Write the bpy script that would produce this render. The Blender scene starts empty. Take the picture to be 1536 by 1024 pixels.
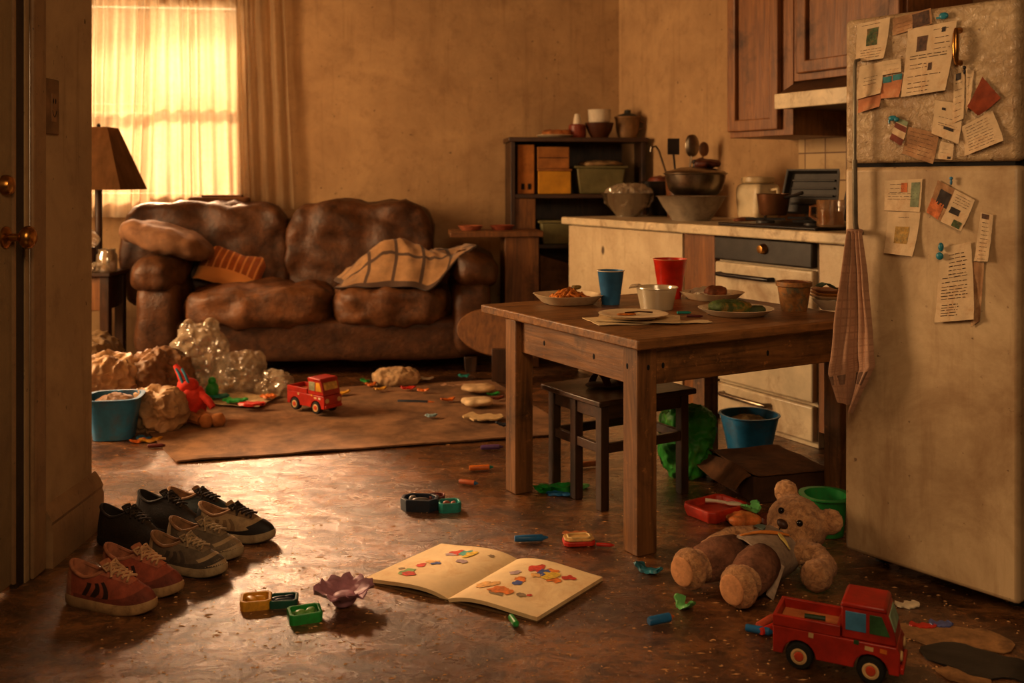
import bpy, math, random
from mathutils import Vector, Matrix, noise, Euler
random.seed(7)
sc = bpy.context.scene
COL = sc.collection
PI = math.pi
F, CX, HY, H = 1500.0, 768.0, 270.0, 1.2      # focal length in pixels, optical centre, eye height (1536x1024 frame)

def fp(px, py, z=0.0):
    "point of a horizontal plane at height z seen at a pixel"
    Y = (H - z) * F / (py - HY)
    return Vector(((px - CX) * Y / F, Y, z))
def at(px, py, Y):
    return Vector(((px - CX) * Y / F, Y, H - (py - HY) * Y / F))
def lerp(a, b, t): return a + (b - a) * t
def srgb(r, g, b):
    def k(v):
        v /= 255.0
        return v / 12.92 if v <= .04045 else ((v + .055) / 1.055) ** 2.4
    return (k(r), k(g), k(b))
def nz(p, s=1.0, seed=0.0):
    return noise.noise(Vector((p[0] * s + seed, p[1] * s + seed * 1.7, p[2] * s - seed)))

# ------------------------------------------------------------------ materials
class NT:
    def __init__(s, name):
        s.m = bpy.data.materials.new(name); s.m.use_nodes = True
        s.t = s.m.node_tree; s.n = s.t.nodes; s.l = s.t.links
        s.b = s.n['Principled BSDF']; s.out = s.n['Material Output']
    def node(s, ty, **kw):
        n = s.n.new(ty)
        for k, v in kw.items():
            if k in n.inputs.keys(): n.inputs[k].default_value = v
            else: setattr(n, k, v)
        return n
    def link(s, a, b): s.l.new(a, b)
    def coord(s, which='Object', scale=(1, 1, 1)):
        tc = s.node('ShaderNodeTexCoord'); mp = s.node('ShaderNodeMapping')
        mp.inputs['Scale'].default_value = scale
        s.link(tc.outputs[which], mp.inputs['Vector']); return mp.outputs['Vector']
    def noise(s, vec, scale, detail=5, rough=.6, dist=0):
        n = s.node('ShaderNodeTexNoise'); n.inputs['Scale'].default_value = scale
        n.inputs['Detail'].default_value = detail; n.inputs['Roughness'].default_value = rough
        n.inputs['Distortion'].default_value = dist
        s.link(vec, n.inputs['Vector']); return n.outputs['Fac']
    def ramp(s, fac, stops):
        r = s.node('ShaderNodeValToRGB'); e = r.color_ramp.elements
        while len(e) < len(stops): e.new(.5)
        for k, (p, c) in enumerate(stops):
            e[k].position = p; e[k].color = (*c, 1) if len(c) == 3 else c
        s.link(fac, r.inputs['Fac']); return r.outputs['Color']
    def mix(s, fac, a, b, mode='MIX'):
        m = s.node('ShaderNodeMix', data_type='RGBA', blend_type=mode)
        for sock, v in ((m.inputs[0], fac), (m.inputs[6], a), (m.inputs[7], b)):
            if isinstance(v, (int, float)): sock.default_value = v
            elif isinstance(v, tuple): sock.default_value = (*v, 1)
            else: s.link(v, sock)
        return m.outputs[2]
    def bump(s, h, strength, dist=.01):
        b = s.node('ShaderNodeBump'); b.inputs['Strength'].default_value = strength
        b.inputs['Distance'].default_value = dist
        s.link(h, b.inputs['Height']); s.link(b.outputs['Normal'], s.b.inputs['Normal'])

_mc = {}
def M(name, col, rough=.6, var=.22, scale=9, bump=.15, bscale=60, metal=0, dirt=0, dcol=(60, 38, 20), dscale=5,
      stretch=(1, 1, 1), trans=0, coat=0, sheen=0, bdist=.004, alpha=1, ior=1.45):
    if name in _mc: return _mc[name]
    t = NT(name); c = srgb(*col)
    v = t.coord('Object', stretch)
    f = t.noise(v, scale, 6, .65)
    lo = tuple(x * (1 - var) ** 2 for x in c); hi = tuple(min(1, x * (1 + var)) for x in c)
    colr = t.ramp(f, [(.28, lo), (.72, hi)])
    if dirt:
        d = t.noise(t.coord('Object'), dscale, 8, .7, .6)
        k = t.ramp(d, [(.50, (0, 0, 0)), (.68, (dirt,) * 3)])
        colr = t.mix(k, colr, srgb(*dcol))
    t.link(colr, t.b.inputs['Base Color'])
    t.b.inputs['Roughness'].default_value = rough; t.b.inputs['Metallic'].default_value = metal
    t.b.inputs['Transmission Weight'].default_value = trans; t.b.inputs['IOR'].default_value = ior
    t.b.inputs['Coat Weight'].default_value = coat; t.b.inputs['Sheen Weight'].default_value = sheen
    t.b.inputs['Alpha'].default_value = alpha
    if bump: t.bump(t.noise(v, bscale, 6, .65), bump, bdist)
    _mc[name] = t.m; return t.m

def M_wood(name, dark, light, axis=0, rough=.5, worn=0.0, grain=1.0):
    if name in _mc: return _mc[name]
    t = NT(name); st = [14 * grain] * 3; st[axis] = 1.1 * grain
    v = t.coord('Object', tuple(st))
    f = t.noise(v, 2.2, 9, .62, 1.3)
    colr = t.ramp(f, [(.30, srgb(*dark)), (.52, tuple((a + b) / 2 for a, b in zip(srgb(*dark), srgb(*light)))), (.74, srgb(*light))])
    d = t.noise(t.coord('Object'), 4.5, 8, .7, .4)
    colr = t.mix(t.ramp(d, [(.52, (0, 0, 0)), (.7, (.75,) * 3)]), colr, srgb(*[x * .45 for x in dark]))
    if worn:
        w = t.noise(t.coord('Object'), 26, 8, .75)
        colr = t.mix(t.ramp(w, [(.60, (0, 0, 0)), (.70, (worn,) * 3)]), colr, srgb(*[min(255, x * 1.35) for x in light]))
    t.link(colr, t.b.inputs['Base Color'])
    t.link(t.ramp(d, [(.3, (rough * .8,) * 3), (.7, (min(1, rough * 1.3),) * 3)]), t.b.inputs['Roughness'])
    t.bump(t.noise(v, 3.5, 9, .7), .35, .004)
    _mc[name] = t.m; return t.m

def M_grid(name, base, line, nu, nv, w=.12, rough=.9, line2=None, sharp=True):
    "cloth with woven lines, in the cloth's own UV"
    t = NT(name); tc = t.node('ShaderNodeTexCoord'); sp = t.node('ShaderNodeSeparateXYZ')
    t.link(tc.outputs['UV'], sp.inputs[0])
    def lines(sock, n, wd):
        a = t.node('ShaderNodeMath', operation='MULTIPLY'); a.inputs[1].default_value = n; t.link(sock, a.inputs[0])
        f = t.node('ShaderNodeMath', operation='FRACT'); t.link(a.outputs[0], f.inputs[0])
        l = t.node('ShaderNodeMath', operation='LESS_THAN'); l.inputs[1].default_value = wd; t.link(f.outputs[0], l.inputs[0])
        return l.outputs[0]
    mx = t.node('ShaderNodeMath', operation='MAXIMUM')
    t.link(lines(sp.outputs[0], nu, w), mx.inputs[0]); t.link(lines(sp.outputs[1], nv, w), mx.inputs[1])
    f = t.noise(t.coord('Object'), 14, 6, .65)
    bc = t.ramp(f, [(.3, tuple(x * .6 for x in srgb(*base))), (.7, srgb(*base))])
    colr = t.mix(mx.outputs[0], bc, srgb(*line))
    t.link(colr, t.b.inputs['Base Color']); t.b.inputs['Roughness'].default_value = rough
    t.b.inputs['Sheen Weight'].default_value = .2
    t.bump(t.noise(t.coord('Object'), 160, 3), .4, .003)
    _mc[name] = t.m; return t.m

def M_wall(name, col, stain, drip=1.0, scale=1.0, rough=.85, spots=0):
    t = NT(name); o = t.coord('Object')
    f1 = t.noise(o, 2.3 * scale, 8, .68, .4); f2 = t.noise(o, 9 * scale, 8, .7, .2)
    f3 = t.noise(t.coord('Object', (9, 9, .6)), 1.6 * scale, 7, .65)
    c = srgb(*col); s = srgb(*stain)
    a = t.ramp(f1, [(.28, tuple(lerp(x, y, .5) for x, y in zip(c, s))), (.66, c)])
    a = t.mix(t.ramp(f2, [(.52, (0, 0, 0)), (.78, (.42,) * 3)]), a, s)
    a = t.mix(t.ramp(f3, [(.55, (0, 0, 0)), (.80, (.55 * drip,) * 3)]), a, s)
    sp = t.noise(o, 34 * scale, 3, .5)
    a = t.mix(t.ramp(sp, [(.70, (0, 0, 0)), (.76, (.8,) * 3)]), a, tuple(x * .35 for x in s))
    if spots:
        vo = t.node('ShaderNodeTexVoronoi'); vo.inputs['Scale'].default_value = spots; vo.inputs['Randomness'].default_value = 1
        t.link(t.coord('Object', (1, 1, .6)), vo.inputs['Vector'])
        ds = t.ramp(vo.outputs['Distance'], [(.07, (.9,) * 3), (.12, (0, 0, 0))]); a = t.mix(ds, a, srgb(64, 36, 20))
    t.link(a, t.b.inputs['Base Color']); t.b.inputs['Roughness'].default_value = rough
    t.bump(t.noise(o, 38, 8, .7), .35, .006); return t.m

def M_floor():
    t = NT('worn_floor'); o = t.coord('Object', (1, 1.0, 1)); o2 = t.coord('Object', (.8, 1.25, 1))
    f1 = t.noise(o2, 2.6, 10, .70, .9); f2 = t.noise(o2, 11, 9, .72, .5); f3 = t.noise(o, 55, 6, .7)
    f4 = t.noise(t.coord('Object', (.7, 1, 1)), 28, 8, .75, 1.2); f5 = t.noise(t.coord('Object', (.35, 1.6, 1)), 42, 6, .7, .8)
    a = t.ramp(f1, [(.32, srgb(56, 33, 17)), (.45, srgb(100, 63, 34)), (.58, srgb(150, 100, 56)), (.72, srgb(182, 128, 76))])
    a = t.mix(t.ramp(f2, [(.47, (0, 0, 0)), (.60, (.8,) * 3)]), a, srgb(50, 30, 17))
    a = t.mix(t.ramp(f4, [(.52, (0, 0, 0)), (.62, (.7,) * 3)]), a, srgb(34, 20, 12))
    a = t.mix(t.ramp(f5, [(.60, (0, 0, 0)), (.70, (.55,) * 3)]), a, srgb(176, 130, 86))
    a = t.mix(t.ramp(f3, [(.57, (0, 0, 0)), (.64, (.7,) * 3)]), a, srgb(24, 14, 9))
    t.link(a, t.b.inputs['Base Color'])
    t.link(t.ramp(f2, [(.3, (.17,) * 3), (.5, (.28,) * 3), (.7, (.46,) * 3)]), t.b.inputs['Roughness'])
    t.b.inputs['Specular IOR Level'].default_value = .5; t.b.inputs['IOR'].default_value = 1.6
    t.link(t.ramp(f2, [(.35, (1,) * 3), (.62, (.55,) * 3)]), t.b.inputs['Coat Weight']); t.b.inputs['Coat IOR'].default_value = 2.0; t.b.inputs['Specular Tint'].default_value = (1, .82, .62, 1); t.b.inputs['Coat Roughness'].default_value = .24
    mx = t.node('ShaderNodeMath', operation='ADD'); t.link(f1, mx.inputs[0]); t.link(f2, mx.inputs[1])
    m2 = t.node('ShaderNodeMath', operation='MULTIPLY_ADD'); t.link(f3, m2.inputs[0]); m2.inputs[1].default_value = .35; t.link(mx.outputs[0], m2.inputs[2])
    t.bump(m2.outputs[0], .6, .022)
    cb = t.node('ShaderNodeBump'); cb.inputs['Strength'].default_value = .35; cb.inputs['Distance'].default_value = .014
    t.link(m2.outputs[0], cb.inputs['Height']); t.link(cb.outputs['Normal'], t.b.inputs['Coat Normal']); return t.m

def M_fridge(name, crinkle):
    t = NT(name); o = t.coord('Object'); st = t.coord('Object', (5, 5, .6))
    c = srgb(196, 172, 136)
    f = t.noise(o, 3.2, 8, .7, .4)
    a = t.ramp(f, [(.3, srgb(146, 116, 82)), (.62, c)])
    a = t.mix(t.ramp(t.noise(st, 2.4, 7, .7), [(.52, (0, 0, 0)), (.78, (.6,) * 3)]), a, srgb(128, 92, 56))
    a = t.mix(t.ramp(t.noise(o, 38, 4, .6), [(.66, (0, 0, 0)), (.72, (.75,) * 3)]), a, srgb(92, 58, 30))
    t.link(a, t.b.inputs['Base Color']); t.b.inputs['Roughness'].default_value = .24 if crinkle else .42
    if crinkle: t.bump(t.noise(o, 42, 5, .65, .8), .8, .014)
    else: t.bump(t.noise(o, 30, 8, .7), .16, .006)
    return t.m

def M_curtain(name, col, clear=.0):
    t = NT(name); o = t.coord('Object', (1, 1, 1))
    f = t.noise(o, 30, 5, .7); g = t.noise(t.coord('Object', (9, 9, .5)), 2.0, 5, .6)
    c = srgb(*col)
    a = t.ramp(g, [(.32, tuple(x * .62 for x in c)), (.68, c)])
    a = t.mix(t.ramp(f, [(.45, (0, 0, 0)), (.7, (.4,) * 3)]), a, tuple(x * .6 for x in c))
    tl = t.node('ShaderNodeBsdfTranslucent'); df = t.node('ShaderNodeBsdfDiffuse'); tp = t.node('ShaderNodeBsdfTransparent')
    t.link(a, tl.inputs['Color']); t.link(a, df.inputs['Color'])
    m1 = t.node('ShaderNodeMixShader'); m1.inputs[0].default_value = .35
    t.link(tl.outputs[0], m1.inputs[1]); t.link(df.outputs[0], m1.inputs[2])
    m2 = t.node('ShaderNodeMixShader'); m2.inputs[0].default_value = clear
    t.link(m1.outputs[0], m2.inputs[1]); t.link(tp.outputs[0], m2.inputs[2])
    t.link(m2.outputs[0], t.out.inputs['Surface']); return t.m

def M_sheer(name, col, clear=.5, gloss=.25, rough=.12):
    "thin clear plastic or glass"
    t = NT(name); tp = t.node('ShaderNodeBsdfTransparent'); gl = t.node('ShaderNodeBsdfGlossy'); df = t.node('ShaderNodeBsdfDiffuse')
    gl.inputs['Roughness'].default_value = rough; df.inputs['Color'].default_value = (*srgb(*col), 1)
    n = t.noise(t.coord('Object'), 30, 5, .7)
    b = t.node('ShaderNodeBump'); b.inputs['Strength'].default_value = .15; b.inputs['Distance'].default_value = .004
    t.link(n, b.inputs['Height']); t.link(b.outputs[0], gl.inputs['Normal'])
    m1 = t.node('ShaderNodeMixShader'); m1.inputs[0].default_value = gloss
    t.link(df.outputs[0], m1.inputs[1]); t.link(gl.outputs[0], m1.inputs[2])
    m2 = t.node('ShaderNodeMixShader'); m2.inputs[0].default_value = clear
    t.link(m1.outputs[0], m2.inputs[1]); t.link(tp.outputs[0], m2.inputs[2])
    t.link(m2.outputs[0], t.out.inputs['Surface']); return t.m

# ------------------------------------------------------------------ mesh builder
I4 = Matrix.Identity(4)
def T(x, y=None, z=None): return Matrix.Translation(Vector(x) if y is None else Vector((x, y, z)))
def R(deg, ax='Z'): return Matrix.Rotation(math.radians(deg), 4, ax)
def S(x, y, z): return Matrix.Diagonal((x, y, z, 1))
def FR(loc, x, y, z):
    m = Matrix((x, y, z)).transposed().to_4x4(); m.translation = Vector(loc); return m

class B:
    def __init__(s): s.v = []; s.f = []; s.m = []; s.uv = {}; s.mi = 0
    def add(s, vs, fs, X=I4):
        o = len(s.v); s.v += [X @ Vector(v) for v in vs]
        for f in fs: s.f.append([i + o for i in f]); s.m.append(s.mi)
        return o
    def box(s, c, d, X=I4, taper=1.0):
        x, y, z = (k / 2 for k in d); vs = []
        for zz, t in ((-z, taper), (z, 1)):
            vs += [(c[0] - x * t, c[1] - y * t, c[2] + zz), (c[0] + x * t, c[1] - y * t, c[2] + zz), (c[0] + x * t, c[1] + y * t, c[2] + zz), (c[0] - x * t, c[1] + y * t, c[2] + zz)]
        s.add(vs, [(3, 2, 1, 0), (4, 5, 6, 7), (0, 1, 5, 4), (1, 2, 6, 5), (2, 3, 7, 6), (3, 0, 4, 7)], X); return s
    def span(s, x0, x1, y0, y1, z0, z1, X=I4):
        return s.box(((x0 + x1) / 2, (y0 + y1) / 2, (z0 + z1) / 2), (x1 - x0, y1 - y0, z1 - z0), X)
    def lathe(s, prof, n=24, X=I4, wob=0, seed=0, k=1):
        vs, fs, rings = [], [], []
        for (r, z) in prof:
            if r < 1e-6: rings.append([len(vs)]); vs.append((0, 0, z))
            else:
                ring = []
                for i in range(n):
                    a = 2 * PI * i / n; rr = r * (1 + wob * noise.noise(Vector((math.cos(a) * k, math.sin(a) * k, seed + z * 3))))
                    ring.append(len(vs)); vs.append((rr * math.cos(a), rr * math.sin(a), z))
                rings.append(ring)
        for a, b in zip(rings, rings[1:]):
            for i in range(n):
                j = (i + 1) % n
                if len(a) == 1 and len(b) == 1: break
                if len(a) == 1: fs.append((a[0], b[j], b[i]))
                elif len(b) == 1: fs.append((a[i], a[j], b[0]))
                else: fs.append((a[i], a[j], b[j], b[i]))
        if len(rings[0]) > 1: fs.append(tuple(reversed(rings[0])))
        s.add(vs, fs, X); return s
    def cyl(s, r, z0, z1, n=20, X=I4, r2=None):
        r2 = r if r2 is None else r2
        return s.lathe([(0, z0), (r, z0), (r2, z1), (0, z1)], n, X)
    def tube(s, pts, r, n=8, X=I4, closed=False):
        pts = [Vector(p) for p in pts]; N = len(pts)
        rs = r if isinstance(r, (list, tuple)) else [r] * N
        vs, fs = [], []; up = None
        for i, p in enumerate(pts):
            d = (pts[(i + 1) % N] - pts[i - 1]) if closed else (pts[min(i + 1, N - 1)] - pts[max(i - 1, 0)])
            d.normalize()
            if up is None: up = d.orthogonal().normalized()
            up = (up - d * up.dot(d)).normalized(); w = d.cross(up)
            for k in range(n):
                a = 2 * PI * k / n; vs.append(p + (up * math.cos(a) + w * math.sin(a)) * rs[i])
        for i in range(N if closed else N - 1):
            for k in range(n):
                q = (k + 1) % n; j = (i + 1) % N
                fs.append((i * n + k, i * n + q, j * n + q, j * n + k))
        if not closed: fs += [tuple(range(n - 1, -1, -1)), tuple((N - 1) * n + k for k in range(n))]
        s.add(vs, fs, X); return s
    def prism(s, pts, z0, z1, X=I4):
        n = len(pts)
        vs = [(x, y, z0) for x, y in pts] + [(x, y, z1) for x, y in pts]
        s.add(vs, [tuple(range(n - 1, -1, -1)), tuple(range(n, 2 * n))] + [(i, (i + 1) % n, n + (i + 1) % n, n + i) for i in range(n)], X); return s
    def se(s, c, r, e=4, amp=0, sc=6, seed=0, N=12, X=I4, fn=None, ridge=False):
        "rounded, puffed box (superellipsoid) with lumps"
        idx, vs, fs = {}, [], []
        def vert(p):
            key = tuple(round(x, 5) for x in p)
            if key not in idx:
                q = Vector(p); k = (abs(q.x) ** e + abs(q.y) ** e + abs(q.z) ** e) ** (1 / e); q /= k
                w = Vector((q.x * r[0], q.y * r[1], q.z * r[2]))
                if amp:
                    h = nz(w, sc, seed) + .5 * nz(w, sc * 2.3, seed + 9)
                    if ridge: h = .62 * (.5 - 1.5 * abs(nz(w, sc, seed))) + .42 * (.5 - 1.6 * abs(nz(w, sc * 2.9, seed + 9))) + .16 * (.5 - 1.6 * abs(nz(w, sc * 7, seed + 4)))
                    nn = Vector((q.x / r[0], q.y / r[1], q.z / r[2])).normalized(); w += nn * amp * h
                if fn: w = Vector(fn(w))
                idx[key] = len(vs); vs.append(w + Vector(c))
            return idx[key]
        for ax in range(3):
            for sg in (-1, 1):
                for i in range(N):
                    for j in range(N):
                        q = []
                        for (a, b) in ((i, j), (i + 1, j), (i + 1, j + 1), (i, j + 1)):
                            p = [0, 0, 0]; p[ax] = sg
                            p[(ax + 1) % 3] = math.tan((-1 + 2 * a / N) * PI / 4) if e < 3 else -1 + 2 * a / N
                            p[(ax + 2) % 3] = math.tan((-1 + 2 * b / N) * PI / 4) if e < 3 else -1 + 2 * b / N
                            q.append(vert(p))
                        fs.append(q if sg > 0 else q[::-1])
        s.add(vs, fs, X); return s
    def ball(s, c, r, amp=0, sc=6, seed=0, N=8, X=I4, **k):
        if isinstance(r, (int, float)): r = (r, r, r)
        return s.se(c, r, 2, amp, sc, seed, N, X, **k)
    def sheet(s, nx, ny, f, thick=0, X=I4):
        P = [[Vector(f(i / nx, j / ny)) for i in range(nx + 1)] for j in range(ny + 1)]
        vs, fs = [], []; o = len(s.v)
        W = nx + 1; n1 = W * (ny + 1)
        for j in range(ny + 1):
            for i in range(W): s.uv[o + len(vs)] = (i / nx, j / ny); vs.append(P[j][i])
        for j in range(ny):
            for i in range(nx): fs.append((j * W + i, j * W + i + 1, (j + 1) * W + i + 1, (j + 1) * W + i))
        if thick:
            for j in range(ny + 1):
                for i in range(W):
                    du = P[j][min(i + 1, nx)] - P[j][max(i - 1, 0)]; dv = P[min(j + 1, ny)][i] - P[max(j - 1, 0)][i]
                    n = du.cross(dv); n = n.normalized() if n.length > 1e-9 else Vector((0, 0, 1))
                    s.uv[o + len(vs)] = (i / nx, j / ny); vs.append(P[j][i] - n * thick)
            fs += [tuple(n1 + k for k in reversed(q)) for q in list(fs)]
            rim = [i for i in range(nx)] + [nx + j * W for j in range(ny)] + [ny * W + nx - i for i in range(nx)] + [(ny - j) * W for j in range(ny)]
            for a, b in zip(rim, rim[1:] + rim[:1]): fs.append((b, a, a + n1, b + n1))
        s.add(vs, fs, X); return s
    def xf(s, X): s.v = [X @ v for v in s.v]; return s
    def each(s, fn): s.v = [Vector(fn(v)) for v in s.v]; return s

WM = {}
def place(o, loc, rz=0):
    o.location = loc; o.rotation_euler = (0, 0, math.radians(rz))
    WM[o.name] = Matrix.Translation(Vector(loc)) @ R(rz)
def mk(name, b, mat, parent=None, world=False, bevel=0, smooth=40, seg=2, label=None):
    me = bpy.data.meshes.new(name)
    vs = b.v
    if world and parent is not None:
        inv = WM[parent.name].inverted(); vs = [inv @ v for v in vs]
    me.from_pydata([tuple(v) for v in vs], [], b.f); me.validate(clean_customdata=False)
    mats = mat if isinstance(mat, (list, tuple)) else [mat]
    for m in mats: me.materials.append(m)
    if len(mats) > 1 and len(me.polygons) == len(b.m): me.polygons.foreach_set('material_index', b.m)
    if b.uv:
        ul = me.uv_layers.new(name='UV')
        for lp in me.loops: ul.data[lp.index].uv = b.uv.get(lp.vertex_index, (0, 0))
    me.polygons.foreach_set('use_smooth', [True] * len(me.polygons))
    me.set_sharp_from_angle(angle=math.radians(smooth)); me.update()
    o = bpy.data.objects.new(name, me); COL.objects.link(o)
    if parent is not None: o.parent = parent; WM[o.name] = WM[parent.name]
    else: WM[o.name] = I4
    if bevel:
        mod = o.modifiers.new('bevel', 'BEVEL'); mod.width = bevel; mod.segments = seg; mod.limit_method = 'ANGLE'; mod.angle_limit = math.radians(40)
    if label: o['label'] = label
    return o
def tag(o, label, cat, group=None, kind=None):
    o['label'] = label; o['category'] = cat
    if group: o['group'] = group
    if kind: o['kind'] = kind
    return o
def thing(name, label, cat, loc=(0, 0, 0), rz=0, group=None, kind=None):
    o = bpy.data.objects.new(name, None); COL.objects.link(o); o.empty_display_size = .05
    place(o, loc, rz); return tag(o, label, cat, group, kind)
def solo(name, label, cat, b, mat, loc=(0, 0, 0), rz=0, group=None, kind=None, world=False, **kw):
    "a thing that is one mesh; with world=True the mesh is given in world coordinates"
    if world:
        inv = (Matrix.Translation(Vector(loc)) @ R(rz)).inverted(); b.xf(inv)
    o = mk(name, b, mat, **kw); place(o, loc, rz); return tag(o, label, cat, group, kind)
def struct(name, b, mat, label=None, cat=None, **kw):
    o = mk(name, b, mat, **kw); o['kind'] = 'structure'
    if label: o['label'] = label
    if cat: o['category'] = cat
    return o
# ------------------------------------------------------------------ palette
plaster = M_wall('stained_plaster', (190, 156, 112), (116, 80, 48))
hallpaint = M_wall('hall_paint', (176, 148, 106), (96, 66, 38), 1.2)
trimpaint = M_wall('trim_paint', (150, 118, 80), (74, 46, 24), 1.0, 2.0, .6)
doorpaint = M_wall('door_paint', (140, 116, 78), (74, 50, 28), 1.0, 1.4, .6)
ceilpaint = M_wall('ceiling_paint', (170, 140, 96), (100, 66, 36), .4)
dark = M('dark_gap', (20, 12, 8), .9, .3)
brass = M('old_brass', (176, 128, 66), .28, .3, 30, .1, 80, 1, .6, (70, 44, 20), 20)
steel = M('dull_steel', (150, 138, 120), .3, .25, 14, .1, 60, 1, .4, (80, 56, 36), 9)
leather = M('worn_leather', (92, 58, 32), .46, .4, 10, .5, 26, 0, .75, (44, 26, 15), 6, bdist=.012)
leather_lit = M('worn_leather_lit', (112, 72, 40), .48, .42, 10, .5, 26, 0, .75, (52, 31, 18), 6, bdist=.012)  # paler seat leather: wear plus light on the tops, put into the colour
wood_tbl = M_wood('table_wood', (84, 52, 26), (160, 112, 62), 0, .36, .6)
wood_tbly = M_wood('table_wood_y', (80, 50, 25), (156, 108, 60), 1, .42, .6)
wood_tblz = M_wood('table_wood_z', (76, 47, 24), (148, 102, 56), 2, .45, .5)
wood_dark = M_wood('dark_wood', (42, 27, 16), (92, 60, 36), 0, .36, .4)
wood_darkz = M_wood('dark_wood_z', (36, 23, 14), (82, 53, 32), 2, .4, .35)
wood_cab = M_wood('cabinet_wood', (100, 60, 28), (154, 102, 52), 2, .4)
wood_cabx = M_wood('cabinet_wood_x', (100, 60, 28), (152, 100, 52), 0, .4)
wood_side = M_wood('side_wood', (88, 54, 25), (142, 94, 46), 2, .5)
whitecab = M_wall('stained_white', (212, 194, 160), (140, 98, 54), 1.0, 1.5, .5, 6)
counter_m = M('counter_laminate', (214, 196, 162), .35, .18, 6, .1, 60, 0, .7, (120, 84, 50), 8)
enamel = M('oven_enamel', (206, 190, 160), .35, .15, 5, .06, 40, 0, .6, (132, 92, 54), 4)
blackm = M('black_enamel', (34, 28, 24), .35, .4, 9, .15, 50, 0, .5, (60, 36, 20), 10)
charcoal = M('charcoal_panel', (58, 52, 46), .45, .3, 9, .1, 50, 0, .5, (40, 26, 16), 7)
frid1 = M_fridge('freezer_paint', True); frid2 = M_fridge('fridge_paint', False)
rubber = M('black_rubber', (24, 21, 19), .75, .3, 20, .3, 90)
white_p = M('white_plastic', (226, 214, 192), .4, .12, 8, .05, 50, 0, .4, (150, 110, 70), 9)
clear_p = M_sheer('clear_plastic', (205, 186, 158), .52, .35)
glass_p = M_sheer('clear_glass', (150, 140, 110), .72, .6, .05)

# ------------------------------------------------------------------ camera
cam = bpy.data.cameras.new('camera'); co = bpy.data.objects.new('camera', cam); COL.objects.link(co)
co.location = (0, 0, H); co.rotation_euler = (PI / 2, 0, 0)
cam.sensor_width = 36; cam.lens = 36 * F / 1536; cam.shift_y = -(512 - HY) / 1536
cam.clip_start = .05; cam.dof.use_dof = True; cam.dof.focus_distance = 3.15; cam.dof.aperture_fstop = 3.2
sc.camera = co

# ------------------------------------------------------------------ room shell
BW0, BWa = Vector((0, 7.15, 0)), math.radians(6)
bd = Vector((math.cos(BWa), math.sin(BWa), 0)); bn = Vector((-math.sin(BWa), math.cos(BWa), 0))
def bw(x, off=0.0, z=0.0):
    "a point on the back wall at world x, off metres into the room"
    p = BW0 + bd * (x / bd.x) - bn * off; return Vector((p.x, p.y, z))
C0 = Vector((.343, 6.27, 0)); KC = Vector((.4809, -.8768, 0)); KN = Vector((.8768, .4809, 0)); KROT = math.degrees(math.atan2(KC.y, KC.x)); KD = .84
def K(s, o, z=0.0): p = C0 + KC * s + KN * o; return Vector((p.x, p.y, z))
def kx(px, o):
    r = (px - CX) / F; return (r * (C0.y + o * KN.y) - C0.x - o * KN.x) / (KC.x - r * KC.y)
def kz(s, o, py): return H - (py - HY) * K(s, o).y / F
CEIL = 2.7
b = B(); b.span(-4.6, 4.2, -1.6, 7.9, -.05, 0)
floor = struct('floor', b, M_floor(), 'worn brown floor covering with shiny scuffed patches and grime', 'floor')
b = B(); b.span(-4.6, 4.2, -1.6, 7.9, CEIL, CEIL + .05); struct('ceiling', b, ceilpaint)
# back wall with the window opening
wx0, wx1, wz0, wz1 = -3.02, -1.90, 1.06, 2.42
BM = FR(BW0, bd, bn, Vector((0, 0, 1)))
a0, a1 = wx0 / bd.x, wx1 / bd.x
b = B()
b.span(-4.4, a0, 0, .12, 0, CEIL, BM); b.span(a1, .93, 0, .12, 0, CEIL, BM)
b.span(a0, a1, 0, .12, 0, wz0, BM); b.span(a0, a1, 0, .12, wz1, CEIL, BM)
struct('wall_back', b, plaster, 'stained plaster wall behind the sofa', 'wall')
KM = FR(C0, KC, KN, Vector((0, 0, 1)))
b = B(); b.span(-.85, 5.6, KD, KD + .1, 0, CEIL, KM); struct('wall_right', b, plaster, 'stained plaster wall behind the kitchen counter', 'wall')
b = B(); b.span(-1.60, -1.45, 2.98, 3.45, 0, CEIL); struct('wall_left', b, hallpaint, 'scuffed painted wall end beside the door', 'wall')
b = B(); b.span(-1.60, -1.45, -1.2, 1.95, 0, CEIL); b.span(-1.60, -1.45, 1.95, 2.98, 2.15, CEIL); struct('wall_entry', b, hallpaint)
b = B(); b.span(-4.45, -4.35, 2.2, 7.2, 0, CEIL); struct('wall_far_left', b, plaster)
b = B(); b.span(-4.4, -1.61, 2.1, 2.2, 0, CEIL); struct('wall_partition', b, plaster)
# door casing and door
b = B(); b.span(-1.45, -1.435, 3.00, 3.085, 0, 2.2)
struct('trim_1', b, trimpaint, 'scuffed door casing between door and wall', 'trim', bevel=.006)
b = B(); b.span(-1.475, -1.455, 2.935, 2.998, 0, 2.15); struct('trim_2', b, M('jamb_dark', (46, 30, 18), .6, .4, 12, .3, 60))
door = bpy.data.objects.new('door_1', None); COL.objects.link(door); place(door, (-1.46, 2.93, 0)); door['kind'] = 'structure'
door['label'] = 'old painted door with brass knob and deadbolt at the left edge'; door['category'] = 'door'
b = B(); b.span(-.04, 0, -.88, 0, .02, 2.12); mk('door_panel', b, doorpaint, door, bevel=.004)
b = B(); b.span(0, .008, -.012, -.002, .02, 2.12); mk('edge_strip', b, trimpaint, door)
def knob(z, big=1.0, y=-.05):
    X = T(0, y, z) @ R(90, 'Y'); b = B()
    b.lathe([(0, 0), (.032 * big, 0), (.032 * big, .006), (.022 * big, .012), (.011 * big, .016), (.011 * big, .040), (.020 * big, .046), (.031 * big, .056), (.034 * big, .066), (.030 * big, .078), (.018 * big, .086), (0, .089)], 28, X); return b
mk('door_knob', knob(1.035), brass, door)
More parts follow.
